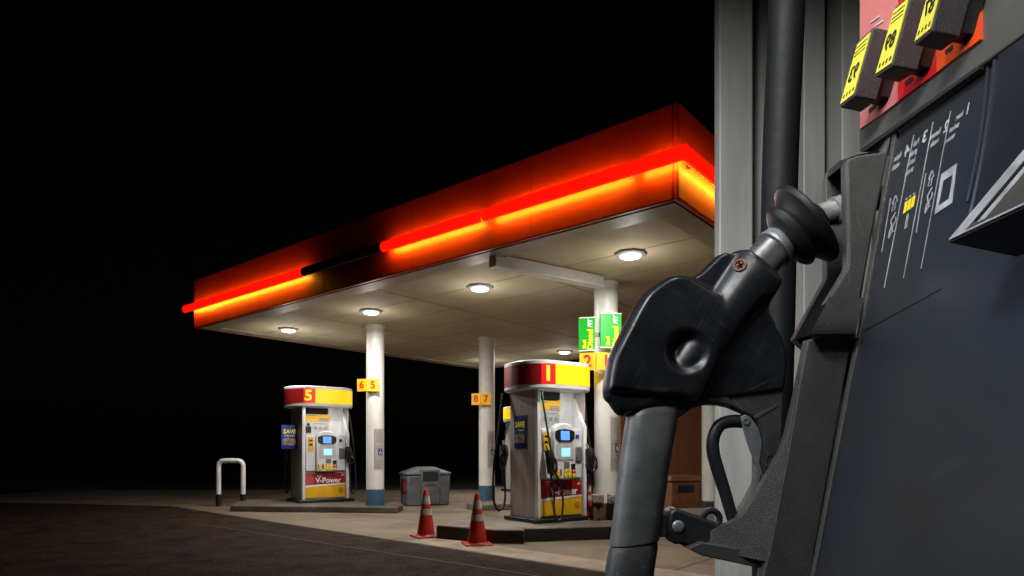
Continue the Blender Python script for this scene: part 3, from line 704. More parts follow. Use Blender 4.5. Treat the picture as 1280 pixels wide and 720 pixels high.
# ------------------------------------------------------------------ store behind
sb = thing('store_building', 'brown clad store wall behind the nozzle, under the canopy', 'store', (2.45, 14.6, 0))
bm = B(); box(bm, 0, 6.5, 0, 2.2, .12, 3.86); finish('wall', bm, 'store', sb)
bm = B(); box(bm, -.01, 6.51, -.012, 2.21, 0, .12); finish('wall_base', bm, 'brown_base', sb)
bm = B()
for k in range(20): box(bm, .3+k*.32, .312+k*.32, -.006, .002, .13, 3.85)
finish('wall_joints', bm, 'wood', sb)
tb = thing('litter_bin', 'tan litter bin against the brown wall, seen through the nozzle opening', 'litter bin', G(848, 640), .35)
bm = B(); prism(bm, [Vector((x, y, 0)) for x, y in ((-.36, -.27), (.36, -.27), (.36, .27), (-.36, .27))], (0, 0, .66)); finish('body', bm, 'tanbin', tb, bevel=.03)
bm = B(); prism(bm, [Vector((x, y, .66)) for x, y in ((-.40, -.31), (.40, -.31), (.40, .31), (-.40, .31))], [Vector((-x*.12, -y*.12, .12)) for x, y in ((-.40, -.31), (.40, -.31), (.40, .31), (-.40, .31))]); finish('lid', bm, 'tanbin', tb, bevel=.015)
finish('opening', box(B(), -.2, .2, -.276, -.265, .42, .58), 'bin_dark', tb, bevel=.004)

# ================================================================== close-up pump
Yc = .575
F0 = U(1075, 412, Yc)
u = Vector((math.sin(math.radians(10.5)), 0, math.cos(math.radians(10.5))))
av = Vector((.05, -1, 0)).normalized()
n = u.cross(av).normalized()
if n.x > 0: n = -n
CAM = Vector((0, 0, H))
def onP(px, py, off=0.0):
    d = U(px, py, 1.0)-CAM; t = (F0+n*off-CAM).dot(n)/d.dot(n); return CAM+d*t
def ts(px, py):
    q = onP(px, py)-F0; return q.dot(av), q.dot(u)
FP = Vector((.45, .42, 0))
fp = thing('fuel_pump', 'dark close-up fuel pump leaning in from the right with yellow labelled grade buttons', 'fuel pump', FP)
def plate(name, pxs, off, th, m, par=None, bevel=0):
    return finish(name, prism(B(), [onP(x, y, off) for x, y in pxs], -n*th), m, par or fp, FP, bevel=bevel)
# cabinet: raked upper face, upright below, extruded along the panel direction
def cab(t0, t1, s0, s1, off, depth):
    a = F0+n*off
    top = a+u*s1; knee = a+u*s0; foot = Vector((knee.x, knee.y, 0))
    pr = [foot, knee, top, top+Vector((depth, 0, 0)), Vector((top.x+depth, top.y, 0))]
    return prism(B(), [p+av*t0 for p in pr], av*(t1-t0))
# far edge parameter
finish('cabinet', cab(.004, .34, -.34, .198, -.004, .45), 'door', fp, FP, bevel=.004)
# upper instruction panel sheet
edgeL = [(1119, 163), (1096, 294), (1073.5, 412)]
ip = plate('instruction_panel', [(1121, 160), (1226, 83), (1330, 8), (1420, 280), (1420, 800), (998, 800), (1018, 695), (1075, 414), (1096, 294)], .0, .0038, 'navy')
plate('door_seam', [(1074, 415.5), (1176, 360), (1176.3, 361.0), (1074.5, 416.8)], .0006, .003, 'inkblack')
# edge strip between boot and panel
plate('edge_trim', [(1116, 163), (1121, 161), (1097, 294), (1076, 412), (1064, 470), (1021, 697), (1006, 770), (1001, 770), (1016, 697), (1059, 470), (1071, 412), (1092, 294)], .003, .01, 'boot', bevel=.001)
# curved vertical moulding near the right edge
bm = B()
cv = spline([onP(1254, -30, .001), onP(1249, 22, .001), onP(1244, 98, .001), onP(1233, 180, .001), onP(1219, 252, .001), onP(1207, 300, .001)], 6)
tube(bm, cv, .0026, 8, 1); cv = spline([onP(1243, -30, .001), onP(1238, 22, .001), onP(1234, 98, .001), onP(1224, 180, .001), onP(1210, 252, .001)], 6); tube(bm, cv, .0012, 8, 1)
finish('curved_moulding', bm, 'navy', fp, FP)
plate('side_column', [(1251, -30), (1246.5, 98), (1236, 180), (1221, 255), (1215, 285), (1420, 150), (1420, -80)], .004, .003, 'door')
# grade selection head
hp = [(1073.5, -60), (1073.5, 188), (1108, 165), (1225, 82), (1330, 5), (1330, -120)]
gh = plate('selector_head', hp, .006, .03, 'bezel', bevel=.0015)
plate('groove', [(1108, 165.5), (1224, 81), (1224, 86), (1118, 162), (1080, 189), (1074, 189)], .0075, .004, 'inkblack', gh)
plate('grade_panel', [(1075, 161), (1101, 143), (1122, 127), (1122, -70), (1075, -70)], .0085, .003, 'sheen_red', gh)
plate('grade_panel', [(1122.3, 126.5), (1170, 91), (1170, -90), (1122.3, -70)], .0085, .003, 'gradered', gh)
plate('grade_panel', [(1170.3, 90.5), (1225, 49), (1225, -120), (1170.3, -90)], .0085, .003, 'gradeorange', gh)
plate('grade_print', [(1088, 27), (1099, 19), (1099, 21), (1088, 29)], .0095, .0008, 'print', gh)
plate('grade_print', [(1094, 31), (1103, 25), (1103, 27), (1094, 33)], .0095, .0008, 'print', gh)
for x, y in ((1086, 141), (1131, 107), (1181, 68)):
    plate('latch_slot', [(x, y), (x+9, y-7), (x+9, y-12), (x, y-5)], .0095, .0008, 'inkblack', gh)
# grade buttons
def quadmap(BL, BR, TR, TL, off):
    p = [onP(*q, off) for q in (BL, BR, TR, TL)]
    def f(s, t): return p[0]*(1-s)*(1-t)+p[1]*s*(1-t)+p[2]*s*t+p[3]*(1-s)*t
    return f
for (BL, BR, TR, TL), depth, num in ((((1049, 135), (1068, 120), (1092, 33), (1073, 51)), .021, '93'),
                                     (((1093, 97), (1115, 82), (1140, -10), (1119, 8)), .022, '89'),
                                     (((1142, 57), (1164, 39), (1190, -56), (1168, -36)), .0225, '87')):
    f = quadmap(BL, BR, TR, TL, .042)
    bt_ = finish('grade_button', prism(B(), [f(0, 0), f(1, 0), f(1, 1), f(0, 1)], -n*depth), 'btn', fp, FP, bevel=.0014)
    c = [f(s, t)-n*depth for s, t in ((.15, .12), (.85, .12), (.85, .9), (.15, .9))]
    finish('stalk', prism(B(), c, -n*(.034-depth)), 'inkblack', bt_, FP)
    finish('label', prism(B(), [f(s, t)+n*.0009 for s, t in ((.07, .04), (.95, .04), (.95, .93), (.07, .93))], -n*.0008), 'btn_label', bt_, FP, smooth=0)
    ex = (f(0, .5)-f(1, .5)); ey = (f(.5, 1)-f(.5, 0))
    bm = text_bm(num, 1, .02, ext=.0)
    for v in bm.verts: v.co = Vector((v.co.x*.62, v.co.y*.33, 0))
    bm = place(bm, f(.5, .42)+n*.0014, ex, ey, n)
    finish('numeral', bm, 'inkblack', bt_, FP, smooth=0, recalc=False)
    bm = B()
    for k in range(4):
        a = .2+.2*k; prism(bm, [f(a, .10)+n*.0013, f(a+.07, .10)+n*.0013, f(a+.07, .155)+n*.0013, f(a, .155)+n*.0013], -n*.0003)
    for tt in (.72, .78, .85): prism(bm, [f(.15, tt)+n*.0013, f(.85, tt)+n*.0013, f(.85, tt+.012)+n*.0013, f(.15, tt+.012)+n*.0013], -n*.0003)
    finish('small_print', bm, 'inkblack', bt_, FP, smooth=0)
# instruction lines, numerals, lettering, icons
def line(a, b, w=.8):
    return [(a[0]-w/2, a[1]), (a[0]+w/2, a[1]-w*.7), (b[0]+w/2, b[1]-w*.7), (b[0]-w/2, b[1])]
bm = B()
for a, b in (((1113, 248), (1102, 315)), ((1142, 169), (1105, 360)), ((1166, 153), (1129, 348)), ((1188, 139), (1151, 336)), ((1157, 217), (1145, 291))):
    prism(bm, [onP(x, y, .0006) for x, y in line(a, b)], -n*.0004)
finish('divider_lines', bm, 'print', ip, FP, smooth=0)
def ptext(s, px, py, w_dir, h_px, bold=.02, italic=0):
    """mirrored lettering: runs from near (right) to far (left), as the photograph shows it"""
    w_dir *= 1.05; h_px *= 1.15
    o = onP(px, py, .0006)
    e_x = onP(px-10, py+7.4, .0006)-o; e_y = onP(px+1.8, py-10, .0006)-o
    bmx = text_bm(s, 1, bold, 'LEFT', ext=0)
    sc_x = w_dir/10; sc_y = h_px/10
    return place(bmx, o, e_x*sc_x, e_y*sc_y, n)
for s, x, y, nx, ny in (('1', ['Insert', 'card and', 'remove'], None, 1213, 134), ('2', ['Remove', 'nozzle'], None, 1186, 156), ('3', ['Push', 'grade', 'button', 'to start'], None, 1159, 169), ('4', ['Replace', 'nozzle'], None, 1137, 186)):
    bm = ptext(s, nx, ny, 12.0, 18, .03)
    for k, wd in enumerate(x):
        if s == '1': lx, ly = nx-9-k*5.0, ny+7+k*13.5
        else: lx, ly = nx-10-k*2.4, ny+6.5+k*11.5
        merge(bm, ptext(wd, lx, ly, 3.7 if len(wd) < 7 else 3.3, 9, .035))
    finish('instruction_text', bm, 'print', ip, FP, smooth=0, recalc=False)
def icon(name, polys, m, off=.0007):
    bm = B()
    for q in polys: prism(bm, [onP(x, y, off) for x, y in q], -n*.0004)
    return finish(name, bm, m, ip, FP, smooth=0)
q = [(1168, 268), (1190, 253.5), (1196, 204), (1176.5, 218)]
qi = [(1173, 257), (1186, 248.5), (1191, 218), (1179, 226)]
icon('card_icon', [[q[k], q[(k+1) % 4], qi[(k+1) % 4], qi[k]] for k in range(4)], 'print')
yb = []
for k in range(3):
    x0 = 1128.5+k*4.7; y0 = 267.5-k*3.4
    yb.append([(x0, y0), (x0+3.8, y0-2.7), (x0+6.4, y0-17.2), (x0+2.6, y0-14.5)])
icon('grade_icon', yb, 'iconyellow')
icon('grade_icon_tips', [[(1131.5+k*4.7, 250.5-k*3.2), (1134+k*4.7, 248.8-k*3.2), (1134.4+k*4.7, 246.6-k*3.2), (1131.9+k*4.7, 248.3-k*3.2)] for k in range(3)], 'print')
def stroke(pts, w=1.0):
    out = []
    for a, b in zip(pts, pts[1:]):
        d = Vector((b[0]-a[0], b[1]-a[1])); d.normalize(); k = Vector((-d.y, d.x))*w/2
        out.append([(a[0]+k.x, a[1]+k.y), (b[0]+k.x, b[1]+k.y), (b[0]-k.x, b[1]-k.y), (a[0]-k.x, a[1]-k.y)])
    return out
hand = [(1130.5, 286), (1134, 268), (1135.5, 266.5), (1133, 284), (1130.5, 286)]
icon('finger_icon', stroke(hand, .8), 'print')
for dx, dy in ((0, 0), (45.5, -31)):
    arrow = [(1114+dx, 264+dy), (1117+dx, 254+dy), (1115+dx, 255+dy), (1119.5+dx, 244+dy), (1121.5+dx, 251+dy), (1119.5+dx, 252.3+dy), (1118+dx, 262+dy), (1114+dx, 264+dy)]
    noz = [(1110.5+dx, 298+dy), (1112+dx, 289+dy), (1114.5+dx, 283+dy), (1113.5+dx, 276+dy), (1116+dx, 272+dy), (1119.5+dx, 265+dy)]
    noz2 = [(1110.5+dx, 298+dy), (1114.5+dx, 290+dy), (1116+dx, 282+dy), (1119+dx, 277+dy), (1120+dx, 271+dy)]
    icon('nozzle_icon', stroke(arrow, .9)+stroke(noz, 1.6)+stroke(noz2, 1.2)+stroke([(1112, 292+dy) if dx == 0 else (1157.5, 292+dy), (1118+dx, 288+dy)], 1.0), 'print')
# card reader wedge
T = onP(1184, 304, .050); Bn = onP(1330, 236, .050); Uf = onP(1288, 180, .020); Un = Uf+(Bn-T)
nf = (Bn-T).cross(Uf-T).normalized()
if nf.dot(n) < 0: nf = -nf
T2 = T-n*.046; B2 = Bn-n*.046; U2 = Uf-n*.018; Un2 = Un-n*.018
bm = B(); v = [bm.verts.new(p) for p in (T, Bn, Un, Uf, T2, B2, Un2, U2)]
for f_ in ((0, 1, 2, 3), (4, 7, 6, 5), (0, 4, 5, 1), (3, 2, 6, 7), (0, 3, 7, 4), (1, 5, 6, 2)): bm.faces.new([v[i] for i in f_])
rd = finish('card_reader', bm, 'btn', fp, FP, bevel=.0012)
def rf(s, t, o=.0008): return T+(Bn-T)*s+(Uf-T)*t+nf*o
def rquad(name, s0, s1, t0, t1, m, o=.0008):
    return finish(name, prism(B(), [rf(s0, t0, o), rf(s1, t0, o), rf(s1, t1, o), rf(s0, t1, o)], -nf*.0006), m, rd, FP, smooth=0)
rquad('reader_plate', .10, .95, .03, .97, 'bezel')
bm = B()
for s0, s1, t0, t1 in ((.02, .98, .01, .035), (.015, .17, .035, .98), (.25, .33, .08, .95), (.17, .98, .92, .98)):
    prism(bm, [rf(s0, t0, .0014), rf(s1, t0, .0014), rf(s1, t1, .0014), rf(s0, t1, .0014)], -nf*.0005)
finish('reader_border', bm, 'print', rd, FP, smooth=0)
rquad('reader_slot', .185, .235, .12, .9, 'inkblack', .0015)

# nozzle boot (holster)
def poly(name, pxs, Y, th, m, par, base, bevel=.001, dy=None):
    pts = []
    for i, (x, y) in enumerate(pxs):
        yy = Y+(dy[i] if dy else 0); pts.append(U(x, y, yy))
    return finish(name, prism(B(), pts, (0, th, 0)), m, par, base, bevel=bevel)
bo = poly('nozzle_boot', [(1058, 203), (1062, 197), (1075, 193), (1104, 189), (1117, 163.5), (1091, 294), (1077, 374), (1032, 380), (1058.5, 336), (1060, 330)], Yc, .012, 'boot', fp, FP, .0025)
# facet at the top right of the boot
# rounded ledge bulge
bm = B(); rows = []
for k in range(13):
    t_ = k/12
    if t_ <= .8:
        q_ = t_/.8; y_ = 374+46*q_; bul = -.013*math.sin(q_*math.pi*.62)
    else:
        q_ = (t_-.8)/.2; y_ = 420+5*q_; bul = -.013*math.sin(math.pi*.62)*(1-q_)+.014*q_
    xl_ = 1036-25*min(1, (y_-374)/46); xr = 1079.5-10.5*min(1, (y_-374)/46)
    if t_ > .8: xl_ += 8*q_
    rows.append([bm.verts.new(U(xl_+(xr-xl_)*j/6, y_+(-2 if t_ < .01 else 0), Yc+bul-.0008)) for j in range(7)])
for a, b in zip(rows, rows[1:]):
    for j in range(6): bm.faces.new((a[j], a[j+1], b[j+1], b[j]))
bmesh.ops.solidify(bm, geom=bm.faces[:], thickness=.004)
finish('boot_ledge', bm, 'boot', bo, FP, smooth=60)
# lower front plate, with folded left wing
poly('boot_front', [(1010, 424), (1066, 418), (1018, 695), (1004, 775), (940, 775), (961, 690), (983, 574), (1000, 474)], Yc+.002, .012, 'boot', bo, FP, .0016)
poly('boot_wing', [(1000.5, 470), (983.5, 574), (961.5, 690), (959, 703), (878, 686), (878, 670), (893, 661), (911, 654), (925, 647), (932, 641), (938, 631), (977, 564), (985, 540), (990, 516), (992.5, 508)], Yc+.0025, .010, 'boot', bo, FP, .0012,
     dy=[0, 0, 0, 0, .022, .022, .019, .015, .012, .010, .009, .002, .001, .0005, .0])
poly('boot_lip', [(860, 686), (878, 678), (962, 692), (958, 712), (878, 695)], Yc+.012, .03, 'bezel', bo, FP)
# back plate and roof of the boot
YB = .652
poly('boot_back', [(1033, 225), (1037, 212), (1050, 201), (1085, 196), (1088, 300), (1072, 405), (1050, 600), (1040, 770), (940, 770), (975, 600), (996, 500), (1008, 438), (992, 424), (1033, 348)], YB, .010, 'boot', bo, FP, .001)
bm = B()
fr = [U(x, y, Yc+.010) for x, y in ((1118, 164), (1100, 188), (1075, 192.5), (1062, 196.5), (1058, 203))]
bk = [U(x, y, YB+.002) for x, y in ((1088, 185), (1083, 195), (1050, 200.5), (1037, 211.5), (1033, 223))]
fv = [bm.verts.new(p) for p in fr]; bv = [bm.verts.new(p) for p in bk]
for k in range(4): bm.faces.new((fv[k], fv[k+1], bv[k+1], bv[k]))
bmesh.ops.solidify(bm, geom=bm.faces[:], thickness=.005)
finish('boot_roof', bm, 'boot', bo, FP, smooth=50)
bm = B()
fr = [U(x, y, Yc+.010) for x, y in ((1060, 333), (1034, 378), (1012, 419))]; bk = [U(x, y, YB+.001) for x, y in ((1033, 350), (1008, 396), (992, 425))]
fv = [bm.verts.new(p) for p in fr]; bv = [bm.verts.new(p) for p in bk]
for k in range(2): bm.faces.new((fv[k], fv[k+1], bv[k+1], bv[k]))
bmesh.ops.solidify(bm, geom=bm.faces[:], thickness=.004)
# throat left open above, closed near the ledge
finish('boot_throat', bm, 'inkrough', bo, FP)  # near-black colour holds the shade inside the boot

# ================================================================== nozzle
YN = .612; K = YN/F
NZ = U(880, 500, YN)
nz = thing('fuel_nozzle', 'big black fuel nozzle hanging in the boot of the close-up pump', 'fuel nozzle', (NZ.x, YN, U(0, 760, YN).z))
NB = nz.location.copy()
outline = [(753, 492), (754.5, 476), (757, 460), (761, 444), (771, 424), (789, 388), (800, 370), (813, 359), (833, 347), (849, 347), (866, 349), (885, 330), (898, 318), (912, 319.5), (916, 316), (923, 314), (931, 316), (953, 332), (967, 346), (973, 358), (969, 366), (961, 378), (957, 386), (965, 404), (978, 432), (981, 450), (979.5, 470), (978, 487), (974, 491), (925, 497), (885, 502), (865, 505), (847, 508), (825, 511), (799, 515), (785, 521), (771, 519), (765, 511), (762, 505), (756, 500)]
def dens(pts, step=3.0, closed=True):
    out = []
    for i in range(len(pts)):
        a = Vector(pts[i]); b = Vector(pts[(i+1) % len(pts)]); k = max(1, int((b-a).length/step))
        for j in range(k): out.append(a.lerp(b, j/k))
    return out
def chaikin(pts, it=2):
    for _ in range(it):
        o_ = []
        for i in range(len(pts)):
            a = Vector(pts[i]); b = Vector(pts[(i+1) % len(pts)]); o_ += [a.lerp(b, .25), a.lerp(b, .75)]
        pts = o_
    return pts
def inside(p, poly_):
    c = False; x, y = p; j = len(poly_)-1
    for i in range(len(poly_)):
        xi, yi = poly_[i]; xj, yj = poly_[j]
        if (yi > y) != (yj > y) and x < (xj-xi)*(y-yi)/(yj-yi)+xi: c = not c
        j = i
    return c
def segd(p, a, b):
    ax, ay = a; bx, by = b; px_, py_ = p; dx, dy = bx-ax, by-ay
    t = max(0, min(1, ((px_-ax)*dx+(py_-ay)*dy)/(dx*dx+dy*dy+1e-9))); return math.hypot(px_-ax-dx*t, py_-ay-dy*t), t
def sdist(p, poly_):
    d = min(segd(p, poly_[i], poly_[(i+1) % len(poly_)])[0] for i in range(len(poly_)))
    return d if inside(p, poly_) else -d
def rnd(d, R):
    t = max(0, min(1, d/R)); return math.sqrt(1-(1-t)**2)
def smax(a, b, k=4.0):
    h = max(0, min(1, .5+.5*(a-b)/k)); return b+(a-b)*h+k*h*(1-h)
def smooth(t): t = max(0, min(1, t)); return t*t*(3-2*t)
OUT = [tuple(p) for p in dens(chaikin(outline, 2), 2.0)]
OUTC = [tuple(p) for p in chaikin(outline, 2)]
LOBE = [(746, 496), (755, 444), (797, 365), (833, 342), (851, 349), (892, 374), (908, 398), (884, 472), (866, 512), (840, 516), (800, 524), (762, 520)]
WING = [(944, 381), (957, 384), (985, 450), (984, 494), (930, 500), (866, 512), (876, 490), (888, 468), (921, 408)]
def cover_h(p):
    d = max(0, sdist(p, OUTC)); wi = sdist(p, WING); lo_ = sdist(p, LOBE)
    h = 17.0
    if lo_ > -1: h = 16+15*rnd(lo_+1, 13)+.02*(p[0]-800)
    if lo_ > 0:
        h -= 8*smooth((p[1]-(487+.09*(p[0]-760)))/7)*(1-smooth((p[0]-838)/20))
        h += 4*math.exp(-((p[0]-818)/13)**2-((p[1]-497)/6)**2)
    dd = math.hypot((p[0]-850)/29, (p[1]-444)/30)
    if dd < 1: h -= 21*(1-smooth(dd*1.25-.25))
    db, t = segd(p, (962, 322), (850, 468))
    r = 41-16*t**2; off = -3+1*t**2
    barrel = off+math.sqrt(r*r-db*db) if db < r else 0
    h = smax(h, barrel, 3.0)
    # wing: a thinner flat web beyond the neck
    if wi > -5: h += (15-h)*smooth((wi+5)/8)
    return min(h, 4+34*rnd(d, 20))
grid = []
for i in range(340):
    for j in range(0, 130):
        p = (748+(i+.5*(j % 2))*2.0, 308+j*1.74)
        if p[0] < 986 and inside(p, OUTC) and sdist(p, OUTC) > 1.2: grid.append(p)
nb_ = len(OUT)
cdt = delaunay_2d_cdt([Vector(p) for p in OUT+grid], [(i, (i+1) % nb_) for i in range(nb_)], [], 1, .01)
cv_, ce_, cf_ = cdt[0], cdt[1], cdt[2]
def PX(p, yoff):            # photo pixel on the nozzle's own mid-plane, moved straight towards or away from the camera side
    q = U(p[0], p[1], YN); q.y += yoff; return q
bm = B(); fa = []; ba = []
for p in cv_:
    h = cover_h((p.x, p.y))*K
    fa.append(bm.verts.new(PX(p, -h))); ba.append(bm.verts.new(PX(p, h)))
for f_ in cf_:
    try: bm.faces.new([fa[i] for i in f_]); bm.faces.new([ba[i] for i in reversed(f_)])
    except ValueError: pass
be = [e for e in bm.edges if len(e.link_faces) == 1]
rim = {v for e in be for v in e.verts}
for _ in range(3): bmesh.ops.smooth_vert(bm, verts=[v for v in bm.verts if v not in rim], factor=.5, use_axis_x=False, use_axis_y=True, use_axis_z=False)
idx = {v: i for i, v in enumerate(fa)}
for e in be:
    if e.verts[0] in idx and e.verts[1] in idx:
        i, j = idx[e.verts[0]], idx[e.verts[1]]; bm.faces.new((fa[i], fa[j], ba[j], ba[i]))
hc = finish('hand_cover', bm, 'shell', nz, NB, smooth=48)
# screw in the cover
sc_c = PX((914.5, 340), -(cover_h((914.5, 340))+2.2)*K)
s_ = finish('cover_screw', lathe(B(), [(-.003, 8.5*K), (.0008, 8.0*K), (.0008, 6*K), (-.0006, 5.6*K)], sc_c, (-.5, -.85, .3), 20), 'rust', hc, NB)
bm = B()
for a in (.5, .5+math.pi/2):
    d = Vector((math.cos(a), 0, math.sin(a)))*4.3*K; w_ = Vector((-math.sin(a), 0, math.cos(a)))*.9*K; c = sc_c+Vector((0, -.0012, 0))
    prism(bm, [c-d-w_, c+d-w_, c+d+w_, c-d+w_], (0, .0012, 0))
finish('screw_cross', bm, 'inkblack', s_, NB)
# sleeve, ring, bellows, spout (all turned about the bent spout axis)
def A2(px, py): return U(px, py, YN)
def lath(name, prof, p0, p1, m, par, seg=40, sm=35, dy=0):
    a = A2(*p0); d = A2(*p1)-a; d.y += dy*d.length
    return finish(name, lathe(B(), [(s*K, r*K) for s, r in prof], a, d, seg), m, par, NB, smooth=sm)
lath('metal_sleeve', [(-14, 23.5), (25, 22.5), (26, 21)], (949, 331), (970, 309.5), 'sleeve', nz)
lath('collar_ring', [(0, 20), (0, 25.5), (3, 26), (4, 23.8), (9, 23.4), (10, 25), (12.5, 24.5), (13, 20)], (967, 312.5), (985, 297), 'zinc', nz)
lath('splash_guard', [(-9, 22), (-6, 31), (-3, 38), (0, 42), (3, 43.5), (5.5, 43), (7, 39), (9, 38.5), (13, 42), (18, 48), (21, 53), (22, 55.5), (24, 56.8), (28, 56.8), (30, 55), (31, 50), (31.5, 30), (38, 19), (46, 14.5)], (985, 297.5), (1008, 279.5), 'rubber', nz, 56, dy=-.24)
sp = lath('spout', [(0, 15), (22, 15), (22.5, 17.8), (36, 17.6), (37, 15.5), (85, 14.5)], (1020, 272), (1062, 258.5), 'castmetal', nz)
# trigger guard
def nprism(name, pxs, y0, y1, m, par, bevel=.0012):
    return finish(name, prism(B(), [PX(p, y0) for p in pxs], (0, y1-y0, 0)), m, par, NB, bevel=bevel)
gd = nprism('trigger_guard', [(897, 498), (976, 486), (975, 520), (974, 552), (971, 573), (957, 607), (934, 655), (905, 665), (919, 641), (929, 628), (941.5, 605), (946, 575), (949, 560), (949.5, 545), (946.5, 533), (939, 523), (926, 516), (912, 510), (905, 505)], -.008, .008, 'guard', nz, .0022)
nprism('guard_rib', [(938, 521), (966, 507), (969, 508.5), (941, 525)], -.0085, -.007, 'guard', gd, .0004)
# small raised marks cast into the guard
bm = B()
for (x, y) in ((955, 570), (953, 583), (949, 596), (944, 609)):
    for d_ in ((0, 0, 6, -1.4), (0, 0, -1.5, 7), (6, -1.4, -1.5, 7)):
        a = (x+d_[0], y+d_[1]); b = (a[0]+d_[2], a[1]+d_[3])
        for q_ in stroke([a, b], 1.3): prism(bm, [PX(p, -.0088) for p in q_], (0, .002, 0))
finish('cast_mark', bm, 'guard', gd, NB)
nprism('guard_link', [(824, 500), (905, 495), (915, 510), (900, 506.5), (880, 506), (862, 511), (850, 520), (843, 524), (838, 524)], -.010, .010, 'guard', nz, .002)
# lever
lv = [PX(p, 0) for p in ((930, 527), (915, 526.5), (902, 530), (894.5, 539), (891, 552), (892, 568), (898, 590), (907, 618), (916, 650))]
finish('trigger_lever', tube(B(), lv, [8.5*K, 8.2*K, 8*K, 8*K, 8*K, 8*K, 8*K, 7.5*K, 7*K], 16, 6), 'lever', nz, NB)
lp_ = nprism('lever_plate', [(921, 522), (927, 519), (933, 522), (943, 536), (947, 552), (945, 567), (943.5, 577), (949, 594), (947, 595.5), (938, 577), (930, 556), (925, 540)], -.0105, -.0085, 'zinc', nz, .0005)
finish('pivot_screw', lathe(B(), [(0, 4.6*K), (.0015, 4.2*K), (.0015, 2.2*K), (.0005, 2.0*K)], PX((927, 527), -.0105), (0, -1, 0), 18), 'zinc', lp_, NB)
# grip: an oblong tube with a seam above the swivel
def oblong(cs):
    bm = B(); rings = []
    for (cx_, cy_, rx, ry, tx_) in cs:
        c = PX((cx_, cy_), 0); ring = []
        for k in range(36):
            a = 2*math.pi*k/36; ca, sa = math.cos(a), math.sin(a); e_ = 2/2.7
            xx = math.copysign(abs(ca)**e_, ca)*rx*K; yy = math.copysign(abs(sa)**e_, sa)*ry*K
            ring.append(bm.verts.new(c+Vector((xx, yy, -xx*tx_))))
        rings.append(ring)
    for a, b in zip(rings, rings[1:]):
        for k in range(36): bm.faces.new((a[k], a[(k+1) % 36], b[(k+1) % 36], b[k]))
    bm.faces.new(rings[0][::-1]); bm.faces.new(rings[-1]); return bm
gp = finish('grip', oblong([(817, 507, 24, 18, -.1), (816.5, 512, 30, 23, -.1), (815, 519, 32, 25, -.1), (811, 545, 32, 26, -.1), (804, 590, 31, 26, -.1), (798.5, 635, 30.5, 26, -.1), (793.5, 672, 30.5, 26, -.13), (792.7, 677.5, 30, 25.5, -.14)]), 'grip', nz, NB, smooth=50)
finish('swivel', oblong([(792.4, 679.5, 28.5, 24, -.14), (791, 687, 30, 25.5, -.1), (787, 712, 30, 26, -.05), (784, 755, 28, 25, 0)]), 'guard', nz, NB, smooth=50)
finish('guard_tab', prism(B(), [PX(p, -.006) for p in ((821, 640), (834, 645), (834, 666), (822, 668))], (0, .012, 0)), 'zinc', nz, NB)
br = nprism('guard_bracket', [(832.5, 640), (835, 635), (842, 634), (876, 646), (906, 658), (925, 668), (900, 680), (875, 678), (836, 678), (835, 668), (831, 663)], -.0145, .0145, 'lever', nz, .003)
finish('rivet', lathe(B(), [(-.002, 7.6*K), (.0005, 7.6*K), (.0016, 6*K), (.002, 3*K)], PX((843, 656), -.0145), (0, -1, 0), 24), 'zinc', br, NB)
bm = B(); ring = [PX((889+10.5*math.cos(a), 649-11*math.sin(a)), 0) for a in [2*math.pi*k/24 for k in range(25)]]
tube(bm, ring, 4.2*K, 10, 1, cap=False); bmesh.ops.remove_doubles(bm, verts=bm.verts, dist=.0001)
finish('bracket_eye', bm, 'lever', br, NB)

# ================================================================== hanging hose and ribbed pillar right behind
hp_ = [(988, -160), (983, 20), (976, 180), (973, 300), (970, 440), (966, 560), (962, 760)]
YH = .86
M['bighose'] = mat('hose_rubber', (.004, .0048, .006), .6, var=.2, vscale=30, spec=.2)
o = finish('hanging_hose', tube(B(), [U(x, y, YH) for x, y in hp_]+[Vector((U(958, 760, YH).x-.01, YH, .30)), Vector((U(958, 760, YH).x+.1, YH+.05, .06))], 21.5*YH/F, 24, 6), 'bighose', None, U(962, 760, YH))
tag(o, 'thick black hose hanging straight down in front of the grey ribbed pillar', 'fuel hose')
YP = 1.5
def xp(px): return (px-640)/F*YP
pl = thing('ribbed_pillar', 'grey ribbed metal pillar right behind the big nozzle', 'pillar', (xp(985), YP, 0))
prof = [(893, 0), (897, -.015), (938, -.015), (946, .07), (953, .075), (997, .055), (1002, -.010), (1029, -.010), (1034, .07), (1041, .075), (1047, -.02), (1085, -.02), (1090, .05), (1112, .05), (1117, -.012), (1150, -.012)]
fr = [Vector((xp(x), YP+dy, 0)) for x, dy in prof]+[Vector((xp(1150), YP+.30, 0)), Vector((xp(893)*(YP+.30)/YP+.02, YP+.30, 0))]
finish('cladding', prism(B(), fr, (0, 0, 3.4)), 'cladding', pl, pl.location, bevel=.003)
bm = B(); box(bm, xp(890), xp(1153), YP-.02, YP+.06, 0, .12); finish('foot', bm, 'brown_base', pl, pl.location)
bm = B(); box(bm, xp(890), xp(1153), YP-.02, YP+.31, 3.4, 3.46); finish('cap', bm, 'lamp_rim', pl, pl.location)

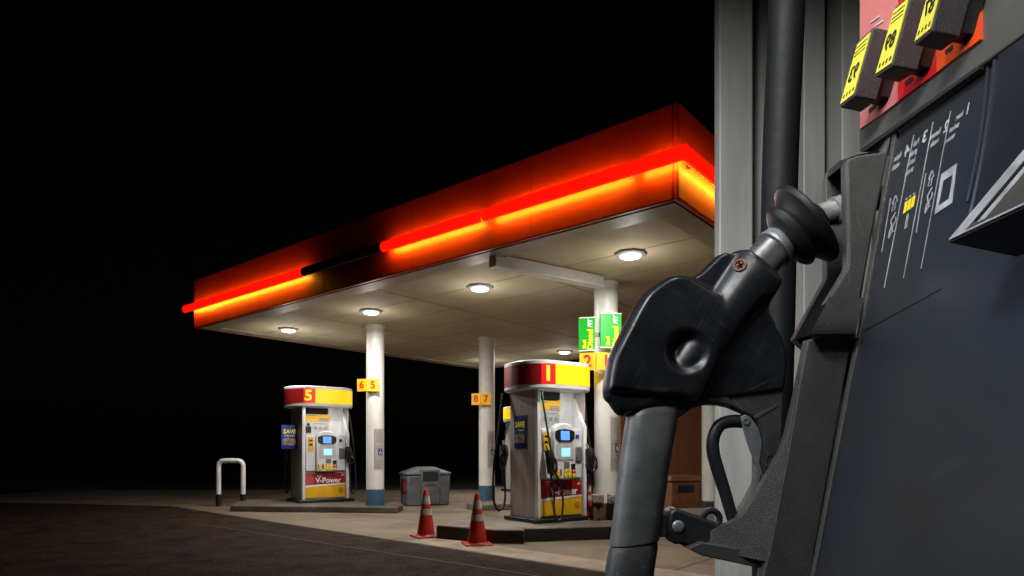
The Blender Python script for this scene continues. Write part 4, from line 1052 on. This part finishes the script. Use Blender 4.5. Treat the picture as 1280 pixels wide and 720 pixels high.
# ------------------------------------------------------------------ lights, world, camera
def spot(name, loc, aim, energy, size, cone, col=(1, 1, 1), blend=.5):
    l = bpy.data.lights.new(name, 'SPOT'); l.energy = energy; l.shadow_soft_size = size; l.spot_size = math.radians(cone); l.spot_blend = blend; l.color = col
    o = bpy.data.objects.new(name, l); C.objects.link(o); o.location = loc
    o.rotation_euler = (Vector(aim)-Vector(loc)).to_track_quat('-Z', 'Y').to_euler(); return o
spot('closeup_fill_spot', (-1.1, -.35, 2.75), (.28, .65, 1.38), 130, .22, 46, (.95, .98, 1))  # four unseen spots added to brighten the close-up pump, nozzle and pillar
spot('closeup_fill_spot', (.15, .2, 3.1), (.40, .95, 1.45), 45, .15, 40, (1, .98, .95))
spot('closeup_fill_spot', (-1.5, .9, 1.9), (.25, .6, 1.4), 85, .55, 40, (.86, .93, 1))
spot('closeup_fill_spot', (-.5, -.5, 2.5), (.72, 1.5, 1.5), 150, .2, 34, (1, .98, .95))
w = bpy.data.worlds.new('World'); bpy.context.scene.world = w; w.use_nodes = True
nt = w.node_tree; bg = nt.nodes['Background']; sky = nt.nodes.new('ShaderNodeTexSky'); sky.sky_type = 'NISHITA'; sky.sun_disc = False
sky.sun_elevation = math.radians(2); sky.sun_rotation = math.radians(200)
nt.links.new(sky.outputs[0], bg.inputs[0]); bg.inputs[1].default_value = .0003
l = bpy.data.lights.new('moon', 'SUN'); l.energy = .004; l.angle = math.radians(.5); l.color = (1, .95, .9); lo = bpy.data.objects.new('moon', l); C.objects.link(lo)
lo.rotation_euler = (math.radians(50), 0, math.radians(-30))
cam = bpy.data.cameras.new('camera'); co = bpy.data.objects.new('camera', cam); C.objects.link(co)
co.location = (0, 0, H); co.rotation_euler = (math.radians(90), 0, 0)
cam.sensor_width = 36; cam.lens = 36*F/1280; cam.shift_y = (HY-360)/1280; cam.clip_start = .02; cam.clip_end = 1000
S = bpy.context.scene; S.camera = co
S.view_settings.view_transform = 'Standard'; S.view_settings.look = 'None'; S.view_settings.exposure = 0; S.view_settings.gamma = 1
S.render.engine = 'CYCLES'; S.cycles.use_denoising = True; S.cycles.max_bounces = 6; S.cycles.sample_clamp_indirect = 4
